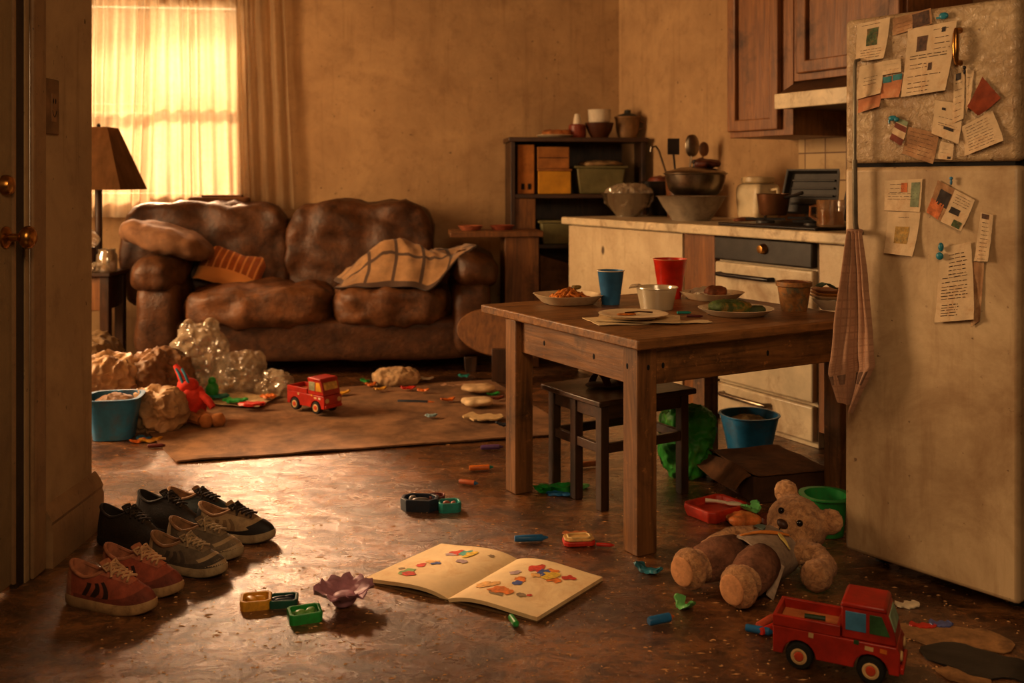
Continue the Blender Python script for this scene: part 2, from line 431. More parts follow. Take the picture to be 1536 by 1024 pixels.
b = B(); X = T(0, -.055, 1.185) @ R(90, 'Y'); b.lathe([(0, 0), (.03, 0), (.03, .012), (.024, .022), (.012, .026), (0, .027)], 24, X); mk('deadbolt', b, brass, door)
# baseboard of the hall wall
prof = [(0, 0), (.032, 0), (.032, .115), (.026, .13), (.030, .142), (.020, .165), (.006, .185), (0, .19)]
b = B(); b.prism(prof, 0, .385, FR((-1.45, 3.09, 0), Vector((1, 0, 0)), Vector((0, 0, 1)), Vector((0, 1, 0))))
struct('baseboard_left', b, trimpaint, 'grimy moulded baseboard at the wall end', 'baseboard')
# wall plate with two slots and a curved mark
wp = thing('outlet_plate', 'small dirty wall plate with two dark slots and curved smile mark', 'wall plate', (-1.449, 3.13, 1.43))
b = B(); b.span(0, .008, -.055, .055, -.087, .087); mk('plate', b, M('plate_dirty', (120, 88, 54), .6, .3, 14, .2, 60, 0, .6), wp, bevel=.004)
b = B(); b.span(.006, .0098, .0, .032, -.048, .042); mk('socket_face', b, M('socket_tan', (134, 98, 60), .6, .25, 14, .2), wp, bevel=.003)
for yy in (.008, .024):
    b = B(); b.ball((.0098, yy, .018), (.0014, .0035, .009), N=4); mk('slot', b, dark, wp)
b = B(); b.tube([(.0100, lerp(.002, .031, t), -.012 - .02 * math.sin(PI * t)) for t in [k / 10 for k in range(11)]], .0012, 6); mk('curved_mark', b, dark, wp)

# ------------------------------------------------------------------ window and curtains
win = bpy.data.objects.new('window_1', None); COL.objects.link(win); place(win, BW0, math.degrees(BWa)); win['kind'] = 'structure'
win['label'] = 'bright sash window behind thin curtains'; win['category'] = 'window'
wf = M('window_paint', (176, 140, 92), .5, .2, 9, .2, 40, 0, .5)
b = B()
for x0, x1, z0, z1 in ((a0 - .06, a0 + .02, wz0 - .06, wz1 + .06), (a1 - .02, a1 + .06, wz0 - .06, wz1 + .06), (a0, a1, wz1 - .03, wz1 + .06), (a0, a1, wz0 - .06, wz0 + .05)):
    b.span(x0, x1, -.02, .06, z0, z1)
mk('window_frame', b, wf, win, bevel=.005)
b = B(); b.span(a0, a1, .02, .07, 1.665, 1.725); mk('sash_bar', b, wf, win, bevel=.005)
b = B(); b.span(a0 - .08, a1 + .08, -.07, .01, wz0 - .08, wz0 - .05); mk('window_sill', b, wf, win, bevel=.006)
b = B(); b.span(a0, a1, .045, .049, wz0, wz1); mk('pane', b, M_sheer('pane_glass', (210, 180, 130), .86, .5, .1), win)
cur_m = M_curtain('curtain_sheer', (234, 210, 172), .36); cur_d = M_curtain('curtain_dense', (214, 178, 122))
def curtain(x0, x1, xb0, xb1, z0, off, folds, amp, seed):
    def f(u, v):
        z = lerp(2.55, z0, v); uu = u + .02 * math.sin(5 * u * PI + seed)
        x = lerp(lerp(x0, x1, uu), lerp(xb0, xb1, uu), v ** 1.2)
        ph = folds * u * 2 * PI + 1.6 * nz((u * 4, seed, 0), 1.3) + .5 * v * nz((u * 3, v, seed), 1.5)
        d = off + amp * math.sin(ph) * (.75 + .5 * nz((u * 5, v * .8, seed), 1)) + .012 * nz((u * 9, v * 5, seed), 1.5)
        p = bw(x, max(.03, d)); return (p.x, p.y, z)
    b = B(); b.sheet(170, 26, f); return b
solo('sheer_curtain', 'left thin yellowed curtain drawn across window behind the lamp', 'curtain', curtain(-3.15, -2.38, -3.15, -2.44, .95, .155, 9, .034, 2.0), cur_m, (-2.8, 6.7, 0), group='window curtains', world=True, smooth=80)
solo('sheer_curtain', 'right thin yellowed curtain hanging beside bare plaster wall', 'curtain', curtain(-2.46, -1.60, -2.46, -1.53, 1.0, .075, 11, .026, 5.0), cur_m, (-2.0, 6.8, 0), group='window curtains', world=True, smooth=80)

# ------------------------------------------------------------------ sofa
sofa = thing('sofa', 'saggy worn brown leather sofa under the window', 'sofa', (-1.21, 6.50, 0), 6)
b = B(); b.se((-.04, .02, .215), (1.06, .40, .135), 9, .012, 5, 1, 14); mk('base', b, leather, sofa, smooth=60)
def creased(v, top): return v
for x0, x1, sd in ((-.84, .07, 3), (.07, .80, 8)):
    b = B(); b.se(((x0 + x1) / 2, -.07, .405), ((x1 - x0) / 2, .37, .115), 4.5, .034, 8, sd, 20, fn=lambda w: (w.x, w.y, w.z + .03 * math.exp(-(w.x ** 2) * 4) * (1 if w.z > 0 else 0)))
    mk('seat_cushion', b, leather_lit, sofa, smooth=70)
def back_fn(w):
    k = (w.z + .33) / .66
    y = w.y + .07 * (k - .5) + (-.03 * abs(math.sin(w.x * 9)) * k if w.y < 0 else 0)
    return (w.x, y, w.z)
for x0, x1, sd in ((-1.33, -.25, 13), (-.28, .71, 17)):
    b = B(); b.se(((x0 + x1) / 2, .24, .715), ((x1 - x0) / 2, .16, .34), 5, .045, 6, sd, 20, fn=back_fn)
    mk('back_cushion', b, leather, sofa, smooth=70)
b = B(); b.se((-.26, .345, .52), (.93, .07, .42), 8, .012, 4, 3, 14); mk('back_panel', b, leather, sofa, smooth=60)
for x0, x1, zt in ((-1.12, -.84, .56), (.80, 1.06, .58)):
    b = B(); b.se(((x0 + x1) / 2, .0, zt / 2 + .06), ((x1 - x0) / 2, .42, zt / 2 - .02), 5, .014, 6, x0, 14)
    am = mk('armrest', b, leather, sofa, smooth=60)
    cx = (x0 + x1) / 2 + (.02 if x0 > 0 else -.02)
    b = B(); b.se((cx, -.02, zt + .06), (.155, .43, .125), 3, .022, 7, x1, 16, fn=lambda w: (w.x, w.y, w.z - .35 * max(0, w.x) * .5 if x0 > 0 else w.z))
    mk('arm_pad', b, leather, am, smooth=70)
b0 = None
for x in (-1.0, .92):
    for y in (-.33, .34):
        b = B(); b.box((x, y, .05), (.085, .085, .10), taper=.8); mk('leg', b, wood_darkz, sofa, bevel=.006)

# ------------------------------------------------------------------ table
TB = thing('dining_table', 'square-legged worn wooden table cluttered with plates and cups', 'table', (.394, 3.125, 0), 30)
TZ = .70; TBW, TBL = 1.06, 1.04
b = B(); b.span(0, TBW, 0, TBL, TZ - .034, TZ); mk('tabletop', b, wood_tbl, TB, bevel=.006)
for x, y in ((.032, .045), (.014, .785), (TBW - .11, .045), (TBW - .11, .785)):
    b = B(); b.span(x, x + .078, y, y + .078, 0, TZ - .034); mk('leg', b, wood_tblz, TB, bevel=.004)
for x0, x1, y0, y1, m in ((.11, TBW - .11, .052, .072, wood_tbl), (.11, TBW - .11, .80, .82, wood_tbl), (.040, .060, .123, .79, wood_tbly), (TBW - .062, TBW - .042, .123, .79, wood_tbly)):
    b = B(); b.span(x0, x1, y0, y1, TZ - .034 - .125, TZ - .0341); mk('apron', b, m, TB, bevel=.003)
for y in (.10, .30, .62, .79):
    b = B(); b.ball((.040 if .12 < y < .76 else .0325, y, TZ - .10), (.002, .006, .010), N=4); mk('peg', b, dark, TB)
for x in (.075, .14, .60):
    b = B(); b.ball((x, .052 if x > .11 else .0455, TZ - .10), (.006, .002, .010), N=4); mk('peg', b, dark, TB)
def tt(px, py): return fp(px, py, TZ)

# ------------------------------------------------------------------ stool
A_, B_, E_ = fp(812, 736), fp(902, 768), fp(1027, 741)
ang = math.degrees(math.atan2(E_.y - B_.y, E_.x - B_.x))
st = thing('wooden_stool', 'low dark wooden stool with rails standing under the table', 'stool', B_, ang)
sw, sd = (E_ - B_).length + .03, .345
SZ = .405
b = B(); b.span(-.025, sw + .01, -.025, sd + .02, SZ - .022, SZ); mk('seat', b, wood_dark, st, bevel=.005)
for x, y in ((0, 0), (sw - .045, 0), (0, sd - .035), (sw - .045, sd - .035), (0, sd * .47)):
    b = B(); b.span(x, x + .036, y, y + .036, 0, SZ - .022); mk('leg', b, wood_darkz, st, bevel=.003)
for z0, z1 in ((SZ - .075, SZ - .022), (.205, .24)):
    for q in ((.036, sw - .045, .006, .026), (.036, sw - .045, sd - .03, sd - .01), (.006, .026, .036, sd - .035), (sw - .035, sw - .015, .036, sd - .035)):
        b = B(); b.span(*q, z0, z1); mk('rail', b, wood_dark, st, bevel=.003)

# ------------------------------------------------------------------ fridge
F0 = Vector((1.04, 3.13, 0)); FT = Vector((.335, -.42, 0)); FW = FT.length; FT.normalize(); FN = Vector((-FT.y, FT.x, 0))
FROT = math.degrees(math.atan2(FT.y, FT.x))
fr_ = thing('refrigerator', 'old dirty white refrigerator covered with papers and magnets', 'refrigerator', F0, FROT)
def fl(px, py, d=0.0):
    "fridge-local point of the door front (offset d in front of it) seen at a pixel"
    r = (px - CX) / F; o = F0 - FN * d
    u = (r * o.y - o.x) / (FT.x - r * FT.y); Y = o.y + FT.y * u
    return Vector((u, -d, H - (py - HY) * Y / F))
b = B(); b.span(.004, FW - .004, .062, .60, .07, 1.695); mk('body', b, frid2, fr_, bevel=.012)
b = B(); b.span(0, FW, 0, .055, 1.252, 1.70); mk('freezer_door', b, frid1, fr_, bevel=.018, seg=3)
fd = None
b = B(); b.span(0, FW, 0, .055, 0.045, 1.240); fd = mk('fridge_door', b, frid2, fr_, bevel=.014, seg=3)
b = B(); b.span(.012, FW - .012, .052, .064, .06, 1.69); b.span(.02, FW - .02, .02, .06, 1.22, 1.27); mk('gasket', b, dark, fr_)
for x in (.06, FW - .06):
    for y in (.12, .54):
        b = B(); b.cyl(.022, 0, .075, 12, T(x, y, 0)); mk('foot', b, rubber, fr_)
b = B(); b.span(.02, FW - .02, .09, .10, .012, .07); mk('under_door_shade', b, dark, fr_)  # dark strip added for the shadow gap under the door
# long bar handle at the door's left edge, brass pull on the freezer
p0, p1 = fl(1282, 88, .035), fl(1283, 349, .035)
b = B(); b.tube([(p0.x, -.001, p0.z), (p0.x, -.028, p0.z - .006), (p0.x, -.035, p0.z - .03), (p0.x, -.035, 1.26)], .0055, 10)
b.tube([(p0.x, -.035, 1.262), (p1.x, -.035, p1.z + .03), (p1.x, -.028, p1.z + .006), (p1.x, -.001, p1.z)], .008, 10)
mk('bar_handle', b, M('grey_bar', (118, 108, 90), .4, .2, 20, .1, 60, .6), fr_)
q = fl(1440, 70)
b = B(); b.tube([(q.x, 0, q.z + .046), (q.x, -.02, q.z + .046), (q.x, -.024, q.z + .032), (q.x, -.025, q.z), (q.x, -.024, q.z - .032), (q.x, -.02, q.z - .046), (q.x, 0, q.z - .046)], [.009, .007, .008, .010, .008, .007, .009], 10)
mk('brass_pull', b, brass, fr_)

# ------------------------------------------------------------------ kitchen run
CT = .97
def kthing(name, label, cat, s, o, z=0, group=None, rz=0): return thing(name, label, cat, K(s, o, z), KROT + rz, group)
# white cupboard
kb = kthing('base_cabinet', 'stained white base cabinet with blistered paint at counter end', 'cabinet', 0, 0)
b = B(); b.span(.02, 1.158, .022, KD - .004, .08, CT - .048); b.span(.04, 1.158, .06, KD - .004, 0, .08); mk('carcass', b, whitecab, kb, bevel=.003)
b = B(); b.span(.022, 1.15, 0, .020, .10, CT - .052); dd = mk('door', b, whitecab, kb, bevel=.004)
bp = kthing('wood_panel', 'brown wooden filler panel between white cabinet and oven', 'panel', 1.162, 0)
b = B(); b.span(0, .242, .004, KD - .004, 0, CT - .048); mk('board', b, wood_cab, bp, bevel=.003)
ov = kthing('oven', 'old cream oven with dark control panel and bottom drawer', 'oven', 1.41, 0)
ow = .668
b = B(); b.span(0, ow, .03, KD - .004, 0, CT - .048); mk('body', b, enamel, ov, bevel=.004)
b = B(); b.span(.004, ow - .004, -.008, .03, .805, CT - .05); cp = mk('control_panel', b, charcoal, ov, bevel=.008)
b = B(); b.lathe([(0, 0), (.026, 0), (.024, .012), (.018, .028), (0, .03)], 20, T(.36, -.008, .875) @ R(90, 'X')); mk('control_knob', b, brass, cp)
b = B(); b.span(.004, ow - .004, -.004, .03, .205, .795); od = mk('oven_door', b, enamel, ov, bevel=.01, seg=3)
def kbar(z, x0, x1): 
    b = B(); b.tube([(x0, -.004, z), (x0 + .01, -.035, z), (x0 + .03, -.04, z), (x1 - .03, -.04, z), (x1 - .01, -.035, z), (x1, -.004, z)], .011, 10); return b
mk('handle', kbar(.735, .05, .42), blackm, od)
b = B(); b.span(.004, ow - .004, -.004, .03, .03, .19); dr = mk('drawer', b, enamel, ov, bevel=.01, seg=3)
mk('handle', kbar(.145, .07, .40), steel, dr)
sp_ = kthing('side_cabinet', 'narrow pale stained cabinet between oven and refrigerator', 'cabinet', 2.09, 0)
b = B(); b.span(0, .5, .02, KD - .004, .08, CT - .048); b.span(.02, .5, .06, KD - .004, 0, .08); mk('carcass', b, wood_cab, sp_)
b = B(); b.span(.02, .49, .0, .02, .62, CT - .052); mk('drawer_front', b, whitecab, sp_, bevel=.004)
wt = kthing('worktop', 'pale chipped kitchen worktop section over white cabinet', 'worktop', 0, 0)
b = B(); b.span(-.02, 1.155, -.03, KD - .002, CT - .045, CT); mk('slab', b, counter_m, wt, bevel=.008, seg=3)
wt = kthing('worktop', 'pale worktop section with rounded edge over the oven', 'worktop', 1.162, 0)
b = B(); b.span(0, 1.44, -.045, KD - .002, CT - .045, CT + .004); mk('slab', b, counter_m, wt, bevel=.008, seg=3)
hb = kthing('cooktop', 'black greasy cooktop set into the worktop', 'cooktop', 1.43, .1, CT + .004)
b = B(); b.span(0, .66, -.10, .5, .0005, .016); mk('cooktop_plate', b, blackm, hb, bevel=.006)
for x in (.17, .49):
    for y in (.06, .34):
        b = B(); b.lathe([(0, .016), (.045, .016), (.045, .026), (0, .028)], 20, T(x, y, 0)); bu = mk('burner', b, charcoal, hb)
        for a in range(2):
            b = B(); b.box((0, 0, .034 + a * .0125), (.19, .009, .012), T(x, y, 0) @ R(45 + a * 90)); mk('grate_bar', b, blackm, hb)
# tiled splashback
tile = NT('old_tiles'); v = tile.coord('Object')
br = tile.node('ShaderNodeTexBrick'); br.offset = 0; br.inputs['Scale'].default_value = 1
for k, x in (('Brick Width', .15), ('Row Height', .15), ('Mortar Size', .004), ('Mortar Smooth', .2)): br.inputs[k].default_value = x
br.inputs['Color1'].default_value = (*srgb(196, 168, 124), 1); br.inputs['Color2'].default_value = (*srgb(182, 152, 108), 1); br.inputs['Mortar'].default_value = (*srgb(104, 72, 42), 1)
sx = tile.node('ShaderNodeSeparateXYZ'); cx_ = tile.node('ShaderNodeCombineXYZ'); tile.link(v, sx.inputs[0]); tile.link(sx.outputs[0], cx_.inputs[0]); tile.link(sx.outputs[2], cx_.inputs[1]); tile.link(cx_.outputs[0], br.inputs['Vector'])
n = tile.noise(v, 5, 7, .7); tile.link(tile.mix(tile.ramp(n, [(.5, (0, 0, 0)), (.75, (.6,) * 3)]), br.outputs['Color'], srgb(120, 84, 48)), tile.b.inputs['Base Color'])
tile.b.inputs['Roughness'].default_value = .3; tile.bump(br.outputs['Fac'], -.3, .004)
sb = bpy.data.objects.new('trim_3', None); COL.objects.link(sb); place(sb, K(0, 0), KROT); sb['kind'] = 'structure'
b = B(); b.span(1.15, 2.8, KD - .012, KD - .001, CT + .006, 1.43); mk('tile_panel', b, tile.m, sb)
# wall cupboards
def raised_door(par, x0, x1, z0, z1, y):
    fw = .062; b = B(); vs, fs = [], []
    for yy in (y - .032, y):
        for m in (0, fw): vs += [(x0 + m, yy, z0 + m), (x1 - m, yy, z0 + m), (x1 - m, yy, z1 - m), (x0 + m, yy, z1 - m)]
    for i in range(4):
        j = (i + 1) % 4
        fs += [(i, j, 4 + j, 4 + i), (8 + j, 8 + i, 12 + i, 12 + j), (j, i, 8 + i, 8 + j), (4 + i, 4 + j, 12 + j, 12 + i)]
    b.add(vs, fs); d = mk('door', b, wood_cab, par, bevel=.006)
    b = B(); b.span(x0 + fw - .002, x1 - fw + .002, y - .008, y - .002, z0 + fw - .002, z1 - fw + .002); mk('door_panel', b, wood_cab, d)
UD = .39
uc = kthing('wall_cabinet', 'brown wooden wall cabinet with tall recessed door', 'cabinet', 1.075, UD)
b = B(); b.span(0, .48, 0, KD - UD - .004, 1.43, 2.5); mk('carcass', b, wood_cab, uc, bevel=.003)
raised_door(uc, .012, .40, 1.462, 2.48, 0)
uc = kthing('wall_cabinet', 'short brown wooden wall cabinet above the range hood', 'cabinet', 1.56, UD)
b = B(); b.span(0, .70, 0, KD - UD - .004, 1.70, 2.5); mk('carcass', b, wood_cab, uc, bevel=.003)
raised_door(uc, .045, .68, 1.735, 2.48, 0)
hd = kthing('range_hood', 'cream range hood with slanted top below short cabinet', 'range hood', 1.56, 0)
b = B(); b.prism([(.27, 1.56), (KD - .016, 1.56), (KD - .016, 1.698), (UD + .01, 1.698), (.275, 1.63)], .004, .70, FR((0, 0, 0), Vector((0, 1, 0)), Vector((0, 0, 1)), Vector((1, 0, 0))))
mk('hood_body', b, M('hood_brown', (96, 66, 40), .5, .3), hd)
b = B(); b.span(0, .704, .255, .272, 1.555, 1.632); mk('front_lip', b, counter_m, hd, bevel=.004)

# ------------------------------------------------------------------ bookcase and low cabinet
bk = thing('bookcase', 'dark wooden bookcase in the corner with boxes and bins', 'bookcase', bw(-.05, .40), 6)
W_, Dp = .93, .38; zT, z1s, z2s, z3s = 1.49, 1.105, .765, .44
for x in (0, W_ - .03):
    b = B(); b.span(x, x + .03, 0, Dp, 0, zT - .03); mk('side_panel', b, wood_darkz, bk, bevel=.003)
b = B(); b.span(-.015, W_ + .015, -.01, Dp, zT - .03, zT); mk('top_board', b, wood_dark, bk, bevel=.003)
b = B(); b.span(.03, W_ - .03, Dp - .012, Dp, .05, zT - .03); mk('back_board', b, wood_darkz, bk)
for z in (z1s, z2s, z3s, .08):
    b = B(); b.span(.03, W_ - .03, .005, Dp - .012, z - .028, z); mk('shelf', b, wood_dark, bk, bevel=.002)
b = B(); b.span(.03, .17, .012, .03, z2s, z1s - .03); mk('side_door', b, wood_side, bk, bevel=.003)
def bkp(x, y, z): return WM['bookcase'] @ Vector((x, y, z))
lc = thing('low_cabinet', 'orange-brown wooden cabinet between sofa arm and bookcase', 'cabinet', (-.045, 6.40, 0), 6)
b = B(); b.span(0, .22, 0, .34, 0, .835); mk('carcass', b, wood_side, lc, bevel=.004)
b = B(); b.span(-.35, .245, -.02, .34, .836, .872); mk('top_board', b, wood_side, lc, bevel=.004)

# ------------------------------------------------------------------ side table and lamp
sd_ = thing('end_table', 'dark wooden end table with lower shelf left of sofa', 'table', (-3.05, 6.09, 0), 0)
b = B(); b.span(0, .60, 0, .32, .61, .635); mk('tabletop', b, wood_dark, sd_, bevel=.005)
for x in (.02, .53):
    for y in (.02, .25):
        b = B(); b.span(x, x + .055, y, y + .055, 0, .61); mk('leg', b, wood_darkz, sd_, bevel=.003)
b = B(); b.span(.075, .53, .03, .05, .40, .608); mk('drawer', b, wood_side, sd_, bevel=.004)
b = B(); b.span(.53, .55, .075, .25, .40, .608); mk('apron', b, wood_dark, sd_)
b = B(); b.span(.03, .57, .03, .30, .09, .11); mk('shelf', b, wood_dark, sd_, bevel=.003)
lp = thing('table_lamp', 'lamp with tapered brown shade on dark pole at the window', 'lamp', (-2.60, 6.29, .6355), 0)
b = B(); b.lathe([(0, 0), (.085, 0), (.085, .015), (.05, .03), (.02, .045), (0, .05)], 24); mk('base', b, wood_darkz, lp)
b = B(); b.cyl(.022, .03, .80, 12); mk('pole', b, wood_darkz, lp)
sh = B(); z0, z1 = .505, .895
for a, c_, d in ((.225, .09, 0),):
    ring = []
    for (r, z) in ((a, z0), (c_, z1), (c_ - .006, z1), (a - .006, z0)): ring.append([(-r, -r, z), (r, -r, z), (r, r, z), (-r, r, z)])
    vs = [p for q in ring for p in q]; fs = []
    for k in range(4):
        for i in range(4): fs.append((k * 4 + i, k * 4 + (i + 1) % 4, ((k + 1) % 4) * 4 + (i + 1) % 4, ((k + 1) % 4) * 4 + i))
    sh.add(vs, fs)
mk('lamp_shade', sh, M_curtain('shade_cloth', (140, 100, 62)), lp)
b = B(); b.box((0, 0, z1 - .02), (.17, .008, .006)); b.box((0, 0, z1 - .02), (.008, .17, .006)); b.ball((0, 0, z1 + .01), (.012, .012, .016)); mk('shade_frame', b, dark, lp)

# ------------------------------------------------------------------ rug
rq = [fp(265, 695), fp(868, 652), Vector((-.12, 5.98, 0)), fp(176, 600)]
def rugf(u, v):
    p = rq[0].lerp(rq[1], u).lerp(rq[3].lerp(rq[2], u), v)
    z = .008 + .004 * nz(p, 3, 4) + .010 * max(0, 1 - v * 14) * (.4 + max(0, nz((u * 6, 0, 0), 1.2, 3)))
    return (p.x, p.y, z)
b = B(); b.sheet(90, 60, rugf, .007)
solo('rug', 'flat worn brown rug lying in front of the sofa', 'rug', b, M('rug_fibre', (140, 104, 72), .9, .42, 5, .6, 120, 0, .7, (76, 48, 26), 4, bdist=.006), (-.9, 5, 0), world=True)
# ------------------------------------------------------------------ soft things on the sofa
def sofap(x, y, z): return WM['sofa'] @ Vector((x, y, z))
b = B(); b.se((0, 0, 0), (.29, .21, .085), 2.6, .020, 8, 4, 20, fn=lambda w: (w.x, w.y, w.z - .10 * max(0, w.x) ** 2 * 4))
b.xf(R(14, 'Y'))
solo('cushion', 'beige brown cushion slumped over the left sofa arm', 'cushion', b, M('cushion_beige', (128, 92, 62), .85, .25, 7, .4, 60, 0, .6, (84, 52, 32), 6), sofap(-.97, -.12, .83), 0, 'sofa cushions', smooth=80)
b = B(); b.sheet(30, 24, lambda u, v: ((u - .5) * .40, (v - .5) * .30 * (1 - .12 * math.sin(PI * u)), .075 * (max(0, math.sin(PI * u)) ** .5) * (max(0, math.sin(PI * v)) ** .5) + .012 * nz((u * 5, v * 5, 0), 1)))
b.sheet(30, 24, lambda u, v: ((.5 - u) * .40, (v - .5) * .30 * (1 - .12 * math.sin(PI * u)), -.055 * (max(0, math.sin(PI * u)) ** .5) * (max(0, math.sin(PI * v)) ** .5) + .012 * nz(((1 - u) * 5, v * 5, 0), 1)))
b.xf(R(16, 'Y') @ R(48, 'X'))
solo('cushion', 'small orange striped cushion lying on left sofa seat', 'cushion', b, M_grid('cushion_stripe', (186, 104, 46), (226, 160, 90), 9, 1, .28), sofap(-.60, .02, .63), 4, 'sofa cushions', smooth=80)
# checked blanket heaped on the right seat and over the arm
def blk(u, v):
    x = lerp(.08, .93, u); h = math.sin(PI * min(1, u * 1.05)) ** .6 if u < .95 else 0
    prof_ = max(0, math.sin(PI * v)) ** .85 * max(0, math.sin(PI * min(1, u * 1.02 + .0))) ** .35
    base = .545 + .03 * nz((u * 5, 8, v), 1) + .235 * (max(0, (u - .66) / .34) ** 1.1)
    z = base + (.05 + .20 * math.sin(PI * u ** .85) ** 1.2) * prof_ * (1 + .30 * nz((u * 5, v * 4, 1), 1)) + (.05 * (.4 - abs(nz((u * 7 + v * 2, v * 3, 3), 1)) * 1.5) + .02 * nz((u * 14, v * 9, 3), 1)) * prof_
    y = lerp(-.38, .10, v) + (.05 * math.sin(u * 7) + .06 * nz((u * 6, 3, 1), 1)) * (1 - v) - .06 * math.sin(PI * u)
    return sofap(x + .03 * math.sin(v * 6), y, z)
b = B(); b.sheet(64, 48, blk, .012)
solo('blanket', 'crumpled tan checked blanket heaped on right sofa seat', 'blanket', b, M_grid('blanket_check', (172, 132, 88), (78, 56, 40), 5, 4, .12), sofap(.5, -.1, .55), 0, world=True, smooth=80)
b = B(); b.se((0, 0, .02), (.20, .07, .022), 6, .006, 9, 2, 8); b.box((.02, 0, .048), (.26, .10, .012))
solo('folded_cloth', 'flat brown folded cloth on top of the sofa back', 'cloth', b, M('folded_brown', (120, 80, 46), .8, .3, 9, .3, 50), sofap(-.74, .36, 1.045), 8)

# ------------------------------------------------------------------ crumpled bags, doll, basket by the end table
def heap(c, r, seed, amp=.06, N=30, sc=8):
    b = B(); b.se((0, 0, r[2] * .86), r, 2.6, amp, sc, seed, N, ridge=True)
    b.each(lambda w: (w.x, w.y, max(.0, w.z))); return b
bagc = M('bag_tan', (178, 142, 102), .42, .3, 9, .5, 30, 0, .4, (96, 64, 38), 6, bdist=.01)
bagc2 = M('bag_brown', (130, 94, 60), .45, .3, 9, .5, 30, 0, .5, (78, 48, 28), 6, bdist=.01)
for nm, lab, px, py, r, sd, m in (
    ('plastic_bag', 'tan crumpled bag bulging behind the blue basket', 166, 620, (.15, .12, .16), 3, bagc),
    ('plastic_bag', 'brown crumpled bag lying rightmost behind red doll', 240, 612, (.15, .12, .16), 11, bagc2),
    ('plastic_bag', 'pale tan bag slumped on floor right of the blue basket', 236, 643, (.13, .09, .10), 17, bagc),
    ('plastic_bag', 'dark olive bag at the wall end behind other bags', 140, 602, (.20, .13, .19), 23, M('bag_olive', (110, 86, 54), .6, .3, 9, .5, 30))):
    p = fp(px, py); solo(nm, lab, 'bag', heap(None, r, sd), m, p, sd * 20, 'crumpled bags', smooth=60)
for lab, px, py, r, sd in (('tall clear plastic bag with two twisted ears in front of sofa', 298, 596, (.15, .12, .20), 31), ('low clear plastic bag on floor under sofa front', 364, 589, (.13, .11, .12), 37), ('small clear plastic wrapper right of clear bags under sofa', 412, 594, (.09, .07, .06), 41)):
    b = heap(None, r, sd, .075, 30, 5.5)
    if sd == 31:
        for x in (-.06, .07): b.se((x, 0, .36), (.045, .03, .07), 2.3, .02, 14, sd + x, 8, ridge=True)
    solo('clear_bag', lab, 'bag', b, clear_p, fp(px, py), sd * 13, 'clear plastic bags', smooth=60)

def tub(name, label, cat, loc, rt, rb, h, mat, rz=0, sq=2.0, stain=True, thick=.004, lipw=.012, group=None, sx=1.0, handle=False):
    t = thing(name, label, cat, loc, rz, group)
    def ring(r): return r
    b = B()
    pr = [(0, .003), (rb, .003), (lerp(rb, rt, .5), h * .5), (rt, h - .008), (rt + lipw, h - .004), (rt + lipw, h), (rt - thick, h), (lerp(rb, rt, .5) - thick, h * .5), (rb - thick, .010), (0, .010)]
    b.lathe(pr, 40)
    def sqz(w):
        r = math.hypot(w.x, w.y)
        if r < 1e-6: return w
        k = (abs(w.x / r) ** sq + abs(w.y / r) ** sq) ** (-1 / sq)
        return (w.x * k * sx, w.y * k, w.z)
    b.each(sqz); mk('bucket_body', b, mat, t); return t
bluep = M('blue_plastic', (44, 120, 168), .35, .3, 7, .1, 40, 0, .55, (92, 74, 56), 9)
greenp = M('green_plastic', (44, 140, 66), .35, .3, 7, .1, 40, 0, .45, (96, 80, 46), 9)
p = fp(172, 655); t = tub('basket', 'blue plastic basket with rim at wall end', 'basket', p, .115, .088, .195, bluep, 10, 4.0, lipw=.014)
b = B(); b.span(-.11, .11, -.006, .006, .17, .18, T(0, -.118, 0)); 
b = B(); b.se((0, 0, .13), (.085, .085, .05), 2.4, .03, 14, 5, 10, ridge=True); solo('rag', 'brown crumpled rag stuffed inside the blue basket', 'rag', b, bagc2, p + Vector((0, 0, .012)))
# doll: red body, striped legs up, tan shoes
p = fp(282, 640)
dl = thing('rag_doll', 'red floppy doll with blue striped hat sprawled against bags', 'doll', p, 0)
redc = M('red_cloth', (206, 52, 28), .8, .25, 12, .3, 80, 0, .4, (120, 30, 18), 12)
tanc = M('tan_cloth', (176, 116, 62), .85, .25, 12, .3, 80, 0, .4, (100, 60, 34), 12)
b = B(); b.se((0, .06, .10), (.065, .06, .085), 2.4, .015, 14, 2, 10); b.se((-.02, .06, .185), (.05, .045, .045), 2.3, .008, 14, 4, 8); b.tube([(.04, .05, .15), (.09, .03, .12), (.115, .02, .09)], [.022, .02, .016], 8); b.tube([(-.05, .05, .13), (-.08, .01, .08), (-.07, -.02, .03)], [.024, .022, .018], 8)
mk('body', b, redc, dl, smooth=80)
b = B(); b.tube([(-.035, .06, .21), (-.06, .07, .25), (-.09, .08, .285)], [.03, .022, .012], 10); mk('hat', b, redc, dl)
b = B()
for k in (0, 1):
    b = B(); b.tube([(-.035 + .028 * k, .030, .205), (-.058 + .028 * k, .042, .25), (-.078 + .028 * k, .06, .27)], .007, 6); mk('hat_stripe', b, M('doll_blue', (52, 116, 140), .8), dl)
for k, (x, y) in enumerate(((.02, -.03), (.075, -.01))):
    b = B(); b.tube([(x - .04, .05, .06), (x, y + .02, .05), (x + .05, y, .04)], [.024, .026, .024], 8); lg = mk('leg', b, M('doll_leg', (150, 96, 52), .85, .3, 12, .3), dl)
    b = B(); b.ball((x + .075, y, .036), (.034, .030, .036), .006, 20, k); mk('shoe', b, tanc, lg)
